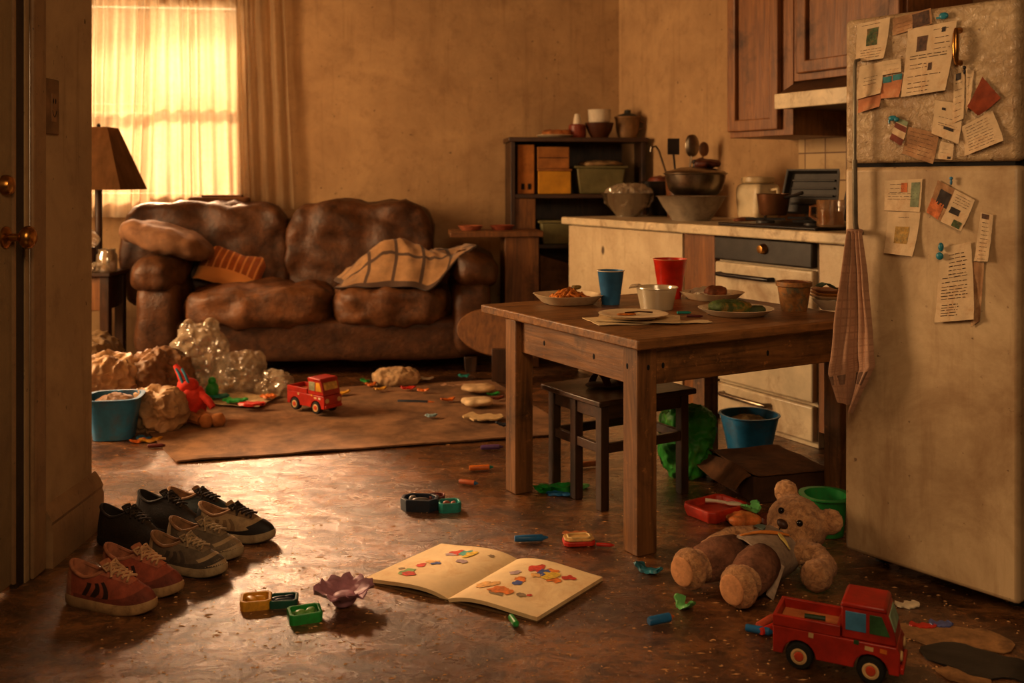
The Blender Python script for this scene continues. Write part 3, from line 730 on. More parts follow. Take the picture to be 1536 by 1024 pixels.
# newspaper and toy scraps beside it
q = [fp(303, 610), fp(388, 616), fp(420, 598), fp(330, 594)]
def qf(q, zf):
    def f(u, v):
        p = q[0].lerp(q[1], u).lerp(q[3].lerp(q[2], u), v); return (p.x, p.y, zf(u, v))
    return f
newsm = M('newsprint', (206, 182, 140), .9, .2, 18, .2, 60, 0, .6, (120, 92, 60), 22)
b = B(); b.sheet(16, 16, qf(q, lambda u, v: .024 + .010 * nz((u * 4, v * 4, 1), 1)), .004)
solo('newspaper', 'crumpled pale sheet of printed paper on floor beside doll', 'paper', b, newsm, fp(360, 605), world=True, smooth=60)
toyc = {}
def toy(nm, rgb): 
    if nm not in toyc: toyc[nm] = M('toy_' + nm, rgb, .4, .2, 20, .1, 60, 0, .4, (60, 40, 26), 24)
    return toyc[nm]
GREEN, RED, ORANGE, YEL, BLUE, TEAL, PURP, PINK, WHT, NAVY = toy('green', (40, 150, 62)), toy('red', (200, 48, 30)), toy('orange', (220, 120, 40)), toy('yellow', (216, 160, 48)), toy('blue', (36, 110, 168)), toy('teal', (40, 146, 138)), toy('purple', (104, 72, 130)), toy('pink', (206, 140, 126)), toy('white', (224, 210, 184)), toy('navy', (34, 46, 62))
def crayon(label, px, py, L, r, mat, rz, group='loose crayons and pens on the floor', name='crayon', cap=None, z=.003):
    p = fp(px, py); t = thing(name, label, 'crayon' if name == 'crayon' else name.replace('_', ' '), (p.x, p.y, z), rz, group)
    X = T(-L / 2, 0, r) @ R(90, 'Y')
    b = B(); b.lathe([(0, 0), (r * .8, 0), (r, r * .4), (r, L * .82), (r * .92, L * .83), (0, L * .83)], 12, X); mk('barrel', b, mat, t)
    b = B(); b.lathe([(r * .9, L * .831), (r * .6, L * .88), (r * .25, L), (0, L)], 12, X); mk('tip', b, cap or mat, t); return t
def shard(name, label, cat, px, py, lx, ly, h, mat, rz, group=None, seed=0, z=0.0, curl=.0):
    "a flat irregular toy piece or scrap with a little curl"
    p = fp(px, py); b = B()
    def f(u, v):
        a = (u - .5) * 2; w = (1 - abs(a) ** 3.5) ** .5 if abs(a) < 1 else 0
        return (a * lx / 2, (v - .5) * ly * (.15 + .85 * w) * (1 + .55 * nz((u * 4, seed, v), 1.6)) + ly * .2 * nz((u * 3, seed, 0), 1.3), h + curl * a * a + h * .5 * nz((u * 4, v * 4, seed), 1.2))
    b.sheet(14, 8, f, h * .9); return solo(name, label, cat, b, mat, (p.x, p.y, z + .001), rz, group, smooth=50)

# ------------------------------------------------------------------ trucks
tr_red = M('truck_red', (172, 40, 22), .4, .3, 10, .12, 50, 0, .5, (116, 30, 16), 14)
tr_bed = M('truck_bed', (196, 122, 70), .6, .3, 14, .15, 60)
tyre = M('tyre_black', (26, 23, 21), .7, .25, 30, .2, 90); hubm = M('hub_cream', (206, 172, 120), .5); hubr = M('hub_red', (190, 70, 36), .5)
def truck(label, loc, rz, s, stickers):
    t = thing('toy_truck', label, 'toy truck', loc, rz, 'toy trucks')
    SM = S(s, s, s)
    hw = .062
    # side profile with wheel arches, x forward
    def arch(cx, r, n=9): return [(cx + r * math.cos(PI - PI * k / n), .032 + r * math.sin(PI - PI * k / n)) for k in range(n + 1)]
    low = [(-.150, .032)] + arch(-.085, .040) + arch(.085, .040) + [(.150, .032), (.152, .086), (.144, .100), (-.150, .100)]
    FX = FR((0, hw, 0), Vector((1, 0, 0)), Vector((0, 0, 1)), Vector((0, -1, 0)))
    b = B(); b.prism(low, 0, 2 * hw, FX); b.xf(SM); mk('body', b, tr_red, t, bevel=.003 * s)
    b = B()
    for x0, x1, y0, y1 in ((-.150, .012, -hw, -hw + .010), (-.150, .012, hw - .010, hw), (-.150, -.140, -hw + .010, hw - .010)): b.span(x0, x1, y0, y1, .1001, .126)
    bb = B(); vs, fs = [], []
    for zz in (.1001, .128):
        for m in (0, .010): vs += [(-.150 + m, -hw + m, zz), (.014 - m, -hw + m, zz), (.014 - m, hw - m, zz), (-.150 + m, hw - m, zz)]
    for i in range(4):
        j = (i + 1) % 4; fs += [(j, i, 4 + i, 4 + j), (8 + i, 8 + j, 12 + j, 12 + i), (i, j, 8 + j, 8 + i), (4 + j, 4 + i, 12 + i, 12 + j)]
    bb.add(vs, fs); bb.xf(SM); mk('bed_wall', bb, tr_red, t, bevel=.002 * s)
    b = B(); b.span(-.139, .003, -hw + .011, hw - .011, .1002, .104); b.xf(SM); mk('bed_floor', b, tr_bed, t)
    cab = [(.016, .1002), (.144, .1002), (.140, .125), (.122, .176), (.112, .182), (.024, .182), (.016, .176)]
    b = B(); b.prism(cab, .003, 2 * hw - .003, FX); b.xf(SM); cb = mk('cab', b, tr_red, t, bevel=.004 * s)
    b = B(); b.prism([(.012, .176), (.124, .176), (.118, .190), (.018, .190)], 0, 2 * hw, FX); b.xf(SM); mk('roof', b, tr_red, cb, bevel=.005 * s)
    for sg in (-1, 1):
        for (x0, x1, sl, m) in ((.026, .074, 0, stickers[0]), (.082, .122, .012, stickers[1])):
            b = B(); b.prism([(x0, .122), (x1 + sl * .6, .122), (x1 - sl, .168), (x0, .168)], 0, .003, FR((0, sg * (hw - .0015), 0), Vector((1, 0, 0)), Vector((0, 0, 1)), Vector((0, sg * -1.0, 0)))); b.xf(SM); mk('side_window', b, m, cb, bevel=.001)
    d = Vector((.122 - .140, 0, .176 - .125)).normalized(); n_ = Vector((d.z, 0, -d.x))
    b = B(); b.box((0, 0, 0), (.092, .040, .003), FR((.1325, 0, .1492), Vector((0, 1, 0)), d, n_)); b.xf(SM); mk('windscreen', b, stickers[2], cb, bevel=.001)
    for sg in (-1, 1):
        b = B(); b.lathe([(0, 0), (.013, 0), (.011, .005), (0, .006)], 14, T(.1515, sg * .042, .075) @ R(90, 'Y')); b.xf(SM); mk('headlight', b, hubm, t)
    b = B(); b.span(.150, .160, -hw + .004, hw - .004, .036, .052); b.xf(SM); mk('bumper', b, tr_red, t, bevel=.003 * s)
    for x, z, w, h_, m in ((-.062, .088, .012, .012, hubm), (.045, .100, .012, .010, stickers[1]), (.075, .092, .020, .010, hubm), (.108, .094, .016, .010, stickers[3])):
        b = B(); b.box((x, -hw - .0006, z), (w, .0012, h_), R(4, 'Y')); b.xf(SM); mk('sticker', b, m, t)
    for x in (-.085, .085):
        for sg in (-1, 1):
            X = T(x, sg * (hw - .014), .034) @ R(-90 * sg, 'X')
            b = B(); b.lathe([(.0, -.012), (.030, -.012), (.034, -.006), (.034, .010), (.030, .016), (.020, .017), (.020, .012), (0, .012)], 28, X); b.xf(SM); wh = mk('wheel', b, tyre, t)
            b = B(); b.lathe([(0, .013), (.020, .0125), (.020, .0175), (.015, .0185), (.013, .016), (0, .0165)], 22, X); b.xf(SM); hb_ = mk('hub', b, hubm, wh)
            b = B(); b.lathe([(0, .0166), (.012, .0166), (.010, .020), (0, .021)], 16, X); b.xf(SM); mk('hub_cap', b, hubr, hb_)
    return t
skyw = M('window_blue', (70, 130, 170), .3, .2, 20, .05)
truck('large red toy truck in front of the refrigerator', (.805, 2.47, 0), -26, .98, (skyw, M('window_green', (52, 92, 50), .4, .4, 30, .05), M('window_teal', (150, 180, 150), .25, .3, 20, .05), ORANGE))
p = fp(470, 621); truck('distant red toy truck parked on the brown rug', (p.x, p.y + .02, .017), -38, .95, (M('window_grey', (150, 150, 120), .3, .4, 30, .05), YEL, M('window_mix', (190, 150, 70), .3, .5, 26, .05), WHT))
pp = WM['toy_truck'] @ Vector((-.05, 0, .104))
b = B(); b.tube([(-.03, 0, .006), (.02, .004, .006)], .006, 8); solo('toy_stick', 'dark green stick lying in bed of the large truck', 'toy', b, toy('dkgreen', (30, 62, 34)), pp, -24)

# ------------------------------------------------------------------ teddy bear
fur = NT('bear_fur'); o_ = fur.coord('Object')
f1 = fur.noise(o_, 60, 6, .7, .8); f2 = fur.noise(o_, 9, 4, .6)
a_ = fur.ramp(f1, [(.3, srgb(128, 88, 56)), (.52, srgb(206, 156, 108)), (.72, srgb(232, 188, 140))])
a_ = fur.mix(fur.ramp(f2, [(.4, (0, 0, 0)), (.7, (.5,) * 3)]), a_, srgb(140, 92, 56))
fur.link(a_, fur.b.inputs['Base Color']); fur.b.inputs['Roughness'].default_value = .95; fur.b.inputs['Sheen Weight'].default_value = .15; fur.bump(f1, .9, .012)
fur = fur.m
furd = M('bear_trousers_fur', (140, 96, 72), .95, .3, 40, .8, 90, 0, .4, (82, 52, 36), 10, bdist=.01)
br_loc = fp(1128, 872)
br_loc = Vector((br_loc.x + .02, br_loc.y + .02, 0))
bear = thing('teddy_bear', 'tan plush teddy bear in grey shirt lying on its back', 'teddy bear', br_loc, 0)
bx_ = Vector((-.74, -.67, 0)).normalized(); by_ = Vector((-bx_.y, bx_.x, 0)); bz_ = Vector((0, 0, 1))
BR = FR((0, 0, 0), bx_, by_, bz_)
hc = BR @ Vector((-.205, .008, .118))
hf = Vector((-.58, -.74, .36)).normalized(); hu0 = Vector((.55, .12, .80)); hu = (hu0 - hf * hu0.dot(hf)).normalized(); hr = hu.cross(hf).normalized() * 1.0
HM = FR(hc, hf, hr, hu)       # head frame: x forward (nose), y side, z up
def remesh(o, size, sm=6, amp=.006, nsize=.012):
    m = o.modifiers.new('remesh', 'REMESH'); m.mode = 'VOXEL'; m.voxel_size = size; m.use_smooth_shade = True
    m = o.modifiers.new('smooth', 'SMOOTH'); m.factor = .5; m.iterations = sm
    if amp:
        tx = bpy.data.textures.new('curls', 'CLOUDS'); tx.noise_scale = nsize
        d = o.modifiers.new('curls', 'DISPLACE'); d.texture = tx; d.strength = amp; d.mid_level = .5; d.texture_coords = 'LOCAL'
b = B()
b.ball((0, 0, 0), (.086, .094, .088), X=HM); b.ball((.062, 0, -.024), (.046, .050, .040), X=HM)
for sg in (-1, 1): b.ball((-.008, sg * .082, .066), (.022, .040, .040), X=HM)
b.ball((-.03, 0, .062), (.125, .085, .062), X=BR); b.ball((-.12, 0, .075), (.07, .06, .055), X=BR)
b.tube([BR @ Vector(p) for p in ((-.10, -.06, .085), (-.04, -.118, .085), (.03, -.135, .07), (.055, -.130, .065))], [.036, .034, .032, .030], 14); b.ball((.06, -.128, .066), .036, X=BR)
b.tube([BR @ Vector(p) for p in ((-.11, .065, .075), (-.13, .125, .070), (-.105, .165, .055), (-.06, .175, .05))], [.038, .038, .038, .036], 14); b.ball((-.045, .172, .048), .046, X=BR)
for sg in (-1, 1):
    b.tube([BR @ Vector(p) for p in ((.05, sg * .045, .07), (.11, sg * .064, .072), (.18, sg * .080, .062))], [.058, .056, .046], 14)
    b.ball((.215, sg * .086, .062), (.038, .058, .060), X=BR)
bo = mk('body', b, fur, bear, smooth=180); remesh(bo, .0065, 4, .007, .010)
for sg in (-1, 1):
    b = B(); b.tube([BR @ Vector(p) for p in ((.045, sg * .044, .071), (.11, sg * .064, .073), (.168, sg * .078, .064))], [.060, .0615, .0535], 18)
    lb = mk('trouser_leg', b, furd, bear, smooth=180)
    b = B(); b.ball((.2515, sg * .087, .062), (.006, .040, .042), X=BR); mk('foot_pad', b, M('pad_tan', (206, 150, 104), .9, .2, 30, .5, 120), bear)
    b = B(); b.ball((.078, sg * .034, .018), (.010, .010, .010), X=HM, N=6); mk('eye', b, M('bead_eye', (16, 13, 12), .12, .1, 9, 0), bear)
b = B(); b.ball((.108, 0, -.010), (.013, .019, .013), X=HM, N=6); mk('nose', b, M('bear_nose', (70, 42, 28), .5), bear)
b = B(); b.tube([HM @ Vector((.110, .0, -.020)), HM @ Vector((.106, 0, -.038)), HM @ Vector((.094, .018, -.048))], .002, 6); mk('mouth_stitch', b, dark, bear)
# shirt: open jacket wrapping the torso
shirt = M('bear_shirt', (168, 148, 130), .85, .35, 16, .4, 70, 0, .5, (96, 84, 72), 14)
def shf(u, v):
    th = lerp(-2.55, 2.55, u); x = lerp(-.105, .066, v)
    rx = 1.09 + .06 * nz((u * 5, v * 4, 2), 1) + .02 * v
    yy = math.sin(th) * .088 * rx * (1 - .15 * (1 - v)); zz = .062 + math.cos(th) * .066 * rx
    return BR @ Vector((x + .012 * math.sin(th * 3), yy, max(.006, zz)))
b = B(); b.sheet(48, 16, shf, -.005); sh_ = mk('shirt', b, shirt, bear, smooth=80)
b = B(); b.sheet(10, 12, lambda u, v: BR @ Vector((lerp(.02, .105, v) + .012 * (u - .5), .098 + .018 * v + .008 * math.sin(u * 5), lerp(.075, .006, v) + .022 * (u - .5))), .003); mk('shirt_tail', b, shirt, sh_)
def lapel(pts, mat, w=.016):
    def f(u, v):
        k = u * (len(pts) - 1); i = min(int(k), len(pts) - 2); p = Vector(pts[i]).lerp(Vector(pts[i + 1]), k - i)
        th, x = p.x, p.y; th += (v - .5) * w * 14 * math.sin(PI * (.1 + .8 * u)); rr = 1.13
        return BR @ Vector((x, math.sin(th) * .088 * rr, .062 + math.cos(th) * .066 * rr + .004))
    b = B(); b.sheet(16, 6, f, -.003); return b
mk('collar', lapel([(-.25, .05), (-.05, .0), (.30, -.05), (.6, -.085)], M('shirt_orange', (206, 130, 52), .8, .3, 20, .3), .016), M('shirt_orange', (206, 130, 52)), sh_)
mk('pocket', lapel([(.45, -.055), (.75, -.04), (1.0, -.045)], None, .03), M('shirt_yellow', (206, 186, 110), .8, .3, 30, .3), sh_)
mk('collar', lapel([(-.7, -.085), (-.35, -.065), (-.05, -.03)], None, .03), M('shirt_teal', (96, 112, 104), .8, .3, 20, .3), sh_)
# ------------------------------------------------------------------ shoes
def shoe(label, loc, rz, up, sole, lace, lining, stripe=None, cap=None, s=1.0, hs=1.0, mirror=1, outs=None, group='shoes by the door', stripes=3, eye_panel=None, guard=None):
    t = thing('sneaker', label, 'shoe', loc, rz, group)
    Lh = .145
    def outl(th, k=1.0):
        c, sn = math.cos(th), math.sin(th)
        x = Lh * math.copysign(abs(c) ** .82, c); q = (x + Lh) / (2 * Lh)
        hw = .033 + .016 * math.sin(PI * min(1, max(0, (q - .15) / 1.05))) ** 1.5
        y = math.copysign(abs(sn) ** .80, sn) * hw * k + .008 * mirror * math.sin(PI * q) * (1 if q > .4 else q / .4)
        return x, y
    zs = .030
    def spring(x): return .016 * max(0, (x - .06) / .085) ** 2
    def coll(th):
        c, sn = math.cos(th), math.sin(th)
        return -.064 + .066 * c, .031 * sn, .096 * hs + .012 * max(0, -c) + (.006 * max(0, c) ) - .016 * abs(sn) ** 2
    def surf(th, tt_, off=0.0):
        x0, y0 = outl(th, .97); x1, y1, z1 = coll(th); c = math.cos(th)
        f = max(0, c); kx_ = tt_ ** lerp(1.5, 1.0, f); z0 = zs - .004 + spring(x0)
        bul = 1 + .10 * math.sin(PI * min(1, tt_ * 1.1)) * (1 - f)
        x = lerp(x0, x1, kx_); y = lerp(y0 * bul, y1, kx_); z = z0 + (z1 - z0) * tt_ ** lerp(.85, .58, f)
        p = Vector((x, y, z))
        if off: p += Vector((x * .1 - .0, y, .028 + z * .2)).normalized() * off
        return p
    SM = S(s, s, s)
    N, K_ = 48, 12
    vs, fs = [], []
    rows = [[surf(2 * PI * i / N, k / K_) for i in range(N)] for k in range(K_ + 1)]
    for sc_, dz in ((.90, .002), (.86, -.012), (.95, -.045), (.7, -.055)):
        rows.append([Vector((-.066 + (coll(2 * PI * i / N)[0] + .066) * sc_, coll(2 * PI * i / N)[1] * sc_, coll(2 * PI * i / N)[2] + dz)) for i in range(N)])
    nu = K_ + 1
    def skin(rs):
        vv = [p for r_ in rs for p in r_]; ff = []
        for k in range(len(rs) - 1):
            for i in range(N):
                j = (i + 1) % N; ff.append((k * N + i, k * N + j, (k + 1) * N + j, (k + 1) * N + i))
        return vv, ff
    b = B(); b.add(*skin(rows[:nu])); b.xf(SM); u_ = mk('upper', b, up, t, smooth=80)
    vv, ff = skin(rows[nu - 1:]); ff.append(tuple((4) * N + i for i in range(N)))
    b = B(); b.add(vv, ff); b.xf(SM); mk('lining', b, lining, u_, smooth=60)
    b = B(); b.tube([SM @ (Vector((coll(2 * PI * i / N)[0], coll(2 * PI * i / N)[1], coll(2 * PI * i / N)[2] - .002))) for i in range(N)], .0052 * s, 8, closed=True); mk('collar', b, lining, u_, smooth=80)
    # sole
    rr = []
    for k, z in ((.93, 0), (1.03, .006), (1.06, .018), (1.04, zs), (.95, zs + .003)):
        rr.append([Vector((outl(2 * PI * i / N, k)[0] * (1 + (k - 1) * .5), outl(2 * PI * i / N, k)[1], z + spring(outl(2 * PI * i / N)[0]) * (1 if z < .02 else .9))) for i in range(N)])
    vv, ff = skin(rr); ff += [tuple(range(N - 1, -1, -1)), tuple(4 * N + i for i in range(N))]
    b = B(); b.add(vv, ff); b.xf(SM); so = mk('sole', b, sole, t, smooth=50)
    if outs:
        rr = [[Vector((p.x * 1.004, p.y * 1.01, p.z + dz)) for p in rr[q]] for q, dz in ((0, -.0006), (1, .001))]
        vv, ff = skin(rr); b = B(); b.add(vv, ff); b.xf(SM); mk('outsole', b, outs, so)
    # tongue, laces
    def ridge(x, y=0.0, off=.0025):
        tt_ = min(1, max(0, (Lh - x) / (Lh + .006))); p = surf(0, tt_); return Vector((x, y, p.z + off - 9 * y * y))
    b = B(); b.sheet(8, 10, lambda u, v: ((lerp(.035, -.022, v)), (u - .5) * lerp(.03, .040, v), ridge(lerp(.035, -.006, v)).z - 7 * ((u - .5) * .04) ** 2 + .016 * v ** 3 * (1 if v > .3 else .3)), .004); b.xf(SM); mk('tongue', b, lining if not cap else up, u_, smooth=70)
    xs = [.062 - .0155 * k for k in range(5)]
    for k, x in enumerate(xs):
        for sg in ((1, -1) if k % 2 == 0 else (-1, 1))[:2 if k < 4 else 1]:
            pts = [ridge(x + .009 * sg * (q - .5) * 2, lerp(-.021, .021, q), .0045 + .002 * (sg > 0)) for q in (0, .2, .4, .6, .8, 1)]
            b = B(); b.tube([SM @ p for p in pts], .0038 * s, 6); mk('lace', b, lace, u_)
    for sg in (-1, 1):
        p0 = ridge(-.004, 0, .007)
        b = B(); b.tube([SM @ (p0 + Vector(q)) for q in ((0, 0, 0), (.006, sg * .014, .008), (-.002, sg * .028, .004), (.012, sg * .026, -.008), (.010, sg * .010, .0))], .0036 * s, 6, closed=True); mk('lace', b, lace, u_)
        b = B(); b.tube([SM @ (p0 + Vector(q)) for q in ((0, 0, 0), (.014, sg * .012, .003), (.026, sg * .024, -.012), (.03, sg * .030, -.022))], .0034 * s, 6); mk('lace', b, lace, u_)
    b = B(); b.sheet(14, 8, lambda u, v: surf(lerp(-.62, .62, u) * lerp(.8, 1.5, v), lerp(.42, .97, v), .0013)); b.xf(SM); mk('eyelet_panel', b, eye_panel or lace, u_, smooth=70)
    b = B(); b.sheet(48, 3, lambda u, v: surf(lerp(-2.3, 2.3, u), lerp(.0, .16 + .05 * math.cos(lerp(-2.3, 2.3, u)), v), .0020)); b.xf(SM); mk('mudguard', b, guard or up, u_, smooth=70)
    if stripe:
        for sg in (-1, 1):
            for k in range(stripes):
                a0 = 1.10 + .22 * k
                b = B(); b.sheet(3, 8, lambda u, v: surf(sg * (a0 + .12 * u + .38 * (1 - v)), lerp(.08, .72, v), .0016)); b.xf(SM)
                if sg < 0: b.f = [f[::-1] for f in b.f]
                mk('stripe', b, stripe, u_)
    if cap:
        b = B(); b.sheet(18, 6, lambda u, v: surf(lerp(-1.0, 1.0, u), lerp(0, .30, v), .0018)); b.xf(SM); mk('toe_cap', b, cap, u_, smooth=70)
    b = B(); b.sheet(16, 6, lambda u, v: surf(PI + lerp(-.75, .75, u), lerp(.05, .85, v), .0016)); b.xf(SM); mk('heel_panel', b, cap or lining, u_, smooth=70)
    return t
def cloth(name, c, r=.75, d=.5): return M(name, c, r, .25, 26, .3, 160, 0, d, tuple(x * .45 for x in c), 16)
pinkc, pinkd = cloth('shoe_rose', (156, 78, 54)), cloth('shoe_lining_rose', (172, 112, 80))
greyc, tanu, blk_ = cloth('shoe_grey', (112, 98, 80)), cloth('shoe_tan', (172, 146, 110)), cloth('shoe_black', (46, 38, 34), .45, .2)
solec = M('sole_cream', (164, 132, 92), .7, .25, 12, .25, 70, 0, .6, (90, 60, 36), 18)
soleg = M('sole_grey', (156, 138, 108), .7, .25, 12, .25, 70, 0, .5, (84, 60, 38), 18)
laced = cloth('lace_tan', (196, 156, 116)); laceg = cloth('lace_grey', (166, 144, 112)); stp = M('stripe_dark', (52, 30, 26), .6); lin = cloth('lining_tan', (150, 112, 76)); blks = M('sole_black', (34, 28, 24), .6, .3, 12, .2); stg = M('stripe_grey', (84, 74, 64), .6)
rosel, rosed = cloth('shoe_rose_light', (176, 104, 76)), cloth('shoe_rose_dark', (126, 62, 44)); greyd, greyl = cloth('shoe_grey_dark', (84, 74, 62)), cloth('shoe_grey_light', (136, 118, 94)); tand = cloth('shoe_tan_dark', (130, 104, 74))
shoe('rose sneaker with three dark stripes, nearest shoe to the door', fp(166, 912), -17, pinkc, solec, laced, pinkd, stp, None, 1.0, 1.15, eye_panel=rosel, guard=rosed)
shoe('rose sneaker between the striped rose one and the grey running shoe', fp(212, 884), -20, pinkc, solec, laced, pinkd, stp, None, .98, 1.15, -1, eye_panel=rosel, guard=rosed)
shoe('grey running shoe with pale laces behind the rose sneakers', fp(280, 857), -20, greyc, soleg, laceg, lin, stg, M('toe_pale', (176, 152, 118), .6, .2, 20, .2), .97, 1.05, 1, blks, eye_panel=greyl, guard=greyd)
shoe('grey running shoe squeezed between its pair and tan sneaker', fp(306, 832), -19, greyc, soleg, laceg, lin, stg, _mc['toe_pale'], .97, 1.05, -1, eye_panel=greyl, guard=greyl)
shoe('tan sneaker with black toe and dark laces, farthest right', fp(352, 808), -15, tanu, soleg, M('lace_dark', (48, 34, 26), .8), lin, tand, M('toe_black', (34, 28, 26), .6, .3, 20, .2), 1.0, 1.05, 1, blks, eye_panel=tand, guard=_mc.get('toe_black'))
shoe('black shoe by the baseboard with dark mouth, leftmost of the dark ones', fp(196, 822), -22, blk_, blks, blk_, cloth('lining_black', (40, 30, 26)), None, None, .92, 1.35)
shoe('black shoe between the black baseboard shoe and dark teal shoe', fp(252, 797), -20, blk_, blks, blk_, _mc['lining_black'], None, None, .92, 1.35, -1)
shoe('dark teal shoe at back of pile behind the tan sneaker', fp(300, 780), -15, cloth('shoe_teal', (40, 48, 48)), soleg, blk_, lin, None, None, .95, 1.05, -1)

# ------------------------------------------------------------------ open picture book
pm = M('book_paper', (232, 208, 164), .85, .1, 7, .1, 60, 0, .5, (196, 150, 96), 9)
q = dict(fl=fp(662, 822), nl=fp(548, 874), ns=fp(672, 902), fs=fp(776, 842), fr=fp(904, 873), nr=fp(806, 934))
book = thing('picture_book', 'open picture book with cream pages and bright crayon patches', 'book', fp(725, 875), 0)
def quad(a, b_, c, d, zf):
    def f(u, v):
        p = a.lerp(b_, u).lerp(d.lerp(c, u), v); return (p.x, p.y, zf(u, v))
    return f
lz = lambda u, v: .016 + .010 * math.sin(PI * min(1, (u) ** 1.5)) * (u > .0) - .008 * u ** 8
rz_ = lambda u, v: .016 + .010 * math.sin(PI * (1 - u) ** 1.5) - .008 * (1 - u) ** 8
lf = quad(q['nl'], q['ns'], q['fs'], q['fl'], lz); rf = quad(q['ns'], q['nr'], q['fr'], q['fs'], rz_)
b = B(); b.sheet(2, 2, quad(q['nl'], q['ns'], q['fs'], q['fl'], lambda u, v: .005), .004); mk('cover', b, M('book_cover', (110, 84, 52), .7), book, True)
b = B(); b.sheet(2, 2, quad(q['ns'], q['nr'], q['fr'], q['fs'], lambda u, v: .005), .004); mk('cover', b, _mc['book_cover'], book, True)
b = B(); b.sheet(20, 8, lf, .011); lp_ = mk('page_block', b, pm, book, True)
b = B(); b.sheet(20, 8, rf, .011); rp_ = mk('page_block', b, pm, book, True)
def patch(f, u, v, ru, rv, seed, off=.0012):
    def g(a, r):
        th = 2 * PI * a; k = r * (1 + .75 * nz((math.cos(th) * 1.7, math.sin(th) * 1.7, seed), 1)); p = Vector(f(min(.99, max(.01, u + ru * k * math.cos(th))), min(.99, max(.01, v + rv * k * math.sin(th))))); p.z += off; return p
    b = B(); b.sheet(18, 3, g); b.f = [x[::-1] for x in b.f]; return b
random.seed(11)
def cr(n, rgb): return M('crayon_' + n, rgb, .8, .3, 60, .1, 90)
CR = dict(r=cr('red', (206, 70, 46)), o=cr('orange', (222, 130, 50)), y=cr('yellow', (226, 190, 70)), b=cr('blue', (80, 96, 160)), g=cr('green', (130, 160, 100)), t=cr('teal', (96, 170, 160)), p=cr('pale', (226, 176, 104)), k=cr('grey', (150, 130, 100)), l=cr('lilac', (180, 156, 160)))
for f, par, lst in ((lf, lp_, [(.40, .80, .075, .05, 'r'), (.50, .82, .07, .05, 't'), (.57, .80, .05, .06, 'y'), (.36, .74, .05, .03, 'l'), (.34, .52, .06, .035, 'p'), (.40, .50, .04, .03, 'b'), (.28, .42, .05, .03, 'r'), (.27, .24, .06, .05, 'g'), (.34, .20, .06, .04, 'r'), (.16, .30, .03, .02, 'k'), (.78, .86, .03, .02, 'k'), (.62, .62, .05, .03, 'l')]),
                    (rf, rp_, [(.40, .80, .075, .06, 'r'), (.50, .76, .05, .05, 'b'), (.60, .74, .07, .06, 'y'), (.66, .68, .06, .05, 'o'), (.56, .83, .05, .03, 'o'), (.76, .80, .05, .045, 'r'), (.40, .52, .06, .03, 'o'), (.43, .44, .04, .03, 'b'), (.16, .30, .06, .06, 'p'), (.25, .34, .05, .05, 'p'), (.36, .24, .07, .06, 'o'), (.46, .25, .06, .045, 'o'), (.40, .17, .08, .02, 'k'), (.26, .62, .05, .035, 'l'), (.62, .26, .03, .03, 'k'), (.68, .30, .02, .02, 'r'), (.48, .66, .05, .04, 'p')])):
    for k, (u, v, ru, rv, c) in enumerate(lst): mk('crayon_patch', patch(f, u, v, ru * 1.2, rv * 1.25, k * 3.1, .0012 + .0003 * (k % 3)), CR[c], par, True)

# ------------------------------------------------------------------ small toys on the floor
def tray(label, px, py, rz, pts, h, mat, inner, name='toy_block', inner_mat=None, group='moulded toy blocks on the floor', wall=.82):
    "hollow moulded block: a connected ring wall, a floor and a raised inner shape"
    p = fp(px, py); t = thing(name, label, 'toy block', (p.x, p.y, 0), rz, group)
    n = len(pts); vs, fs = [], []
    for k, z in ((1, 0), (1.03, h * .8), (1.0, h), (wall, h), (wall * .97, h * .45), (wall * .97, 0)): vs += [(x * k, y * k, z) for x, y in pts]
    for r_ in range(5):
        for i in range(n): fs.append((r_ * n + i, r_ * n + (i + 1) % n, (r_ + 1) * n + (i + 1) % n, (r_ + 1) * n + i))
    b = B(); b.add(vs, fs); mk('wall', b, mat, t, bevel=.0015)
    b = B(); b.prism([(x * wall * .965, y * wall * .965) for x, y in pts], .001, h * .5); mk('floor_plate', b, inner_mat or mat, t)
    for i, (x, y, rx, ry, a) in enumerate(inner):
        b = B(); b.se((0, 0, h * .62), (rx, ry, h * .38), 2.6, .0015, 60, i, 6, X=T(x, y, 0) @ R(a)); mk('inner_shape', b, inner_mat or mat, t)
    return t
def rrect(w, d, c): return [(-w + c, -d), (w - c, -d), (w, -d + c), (w, d - c), (w - c, d), (-w + c, d), (-w, d - c), (-w, -d + c)]
tray('yellow moulded plastic block left of the green one', 384, 908, 12, rrect(.042, .036, .010), .026, YEL, [(-.012, 0, .012, .022, 30), (.012, .004, .018, .007, -20)])
tray('bright green moulded plastic block at the front of toy group', 457, 928, 20, rrect(.044, .034, .008), .027, GREEN, [(-.012, .0, .016, .012, 10), (.016, .004, .012, .018, -30)], inner_mat=toy('palegreen', (120, 170, 92)))
tray('dark blue block with stacked strips between yellow and green blocks', 425, 906, 8, rrect(.040, .030, .008), .022, toy('deepgreen', (28, 84, 70)), [(-.008, .006, .030, .008, 14), (.004, -.010, .030, .006, 8), (.014, .012, .016, .008, 20)], inner_mat=NAVY)
tray('open navy toy box with tan side panel behind the book', 630, 762, -6, rrect(.068, .044, .026), .042, NAVY, [(.004, -.008, .034, .012, 14), (-.030, .010, .014, .020, 0)], inner_mat=toy('greyblue', (110, 104, 100)), name='toy_box')
tray('small teal toy tub beside the open navy box', 674, 765, 12, rrect(.040, .032, .012), .034, TEAL, [(-.010, .004, .016, .010, 30), (.014, -.004, .010, .012, -10)], inner_mat=toy('rosy', (160, 100, 84)), name='toy_box')
tray('dark rose toy cup tucked behind the navy box', 655, 755, 0, rrect(.030, .026, .010), .034, toy('darkrose', (112, 58, 50)), [(0, 0, .012, .012, 0)], name='toy_box')
p = fp(630, 770)
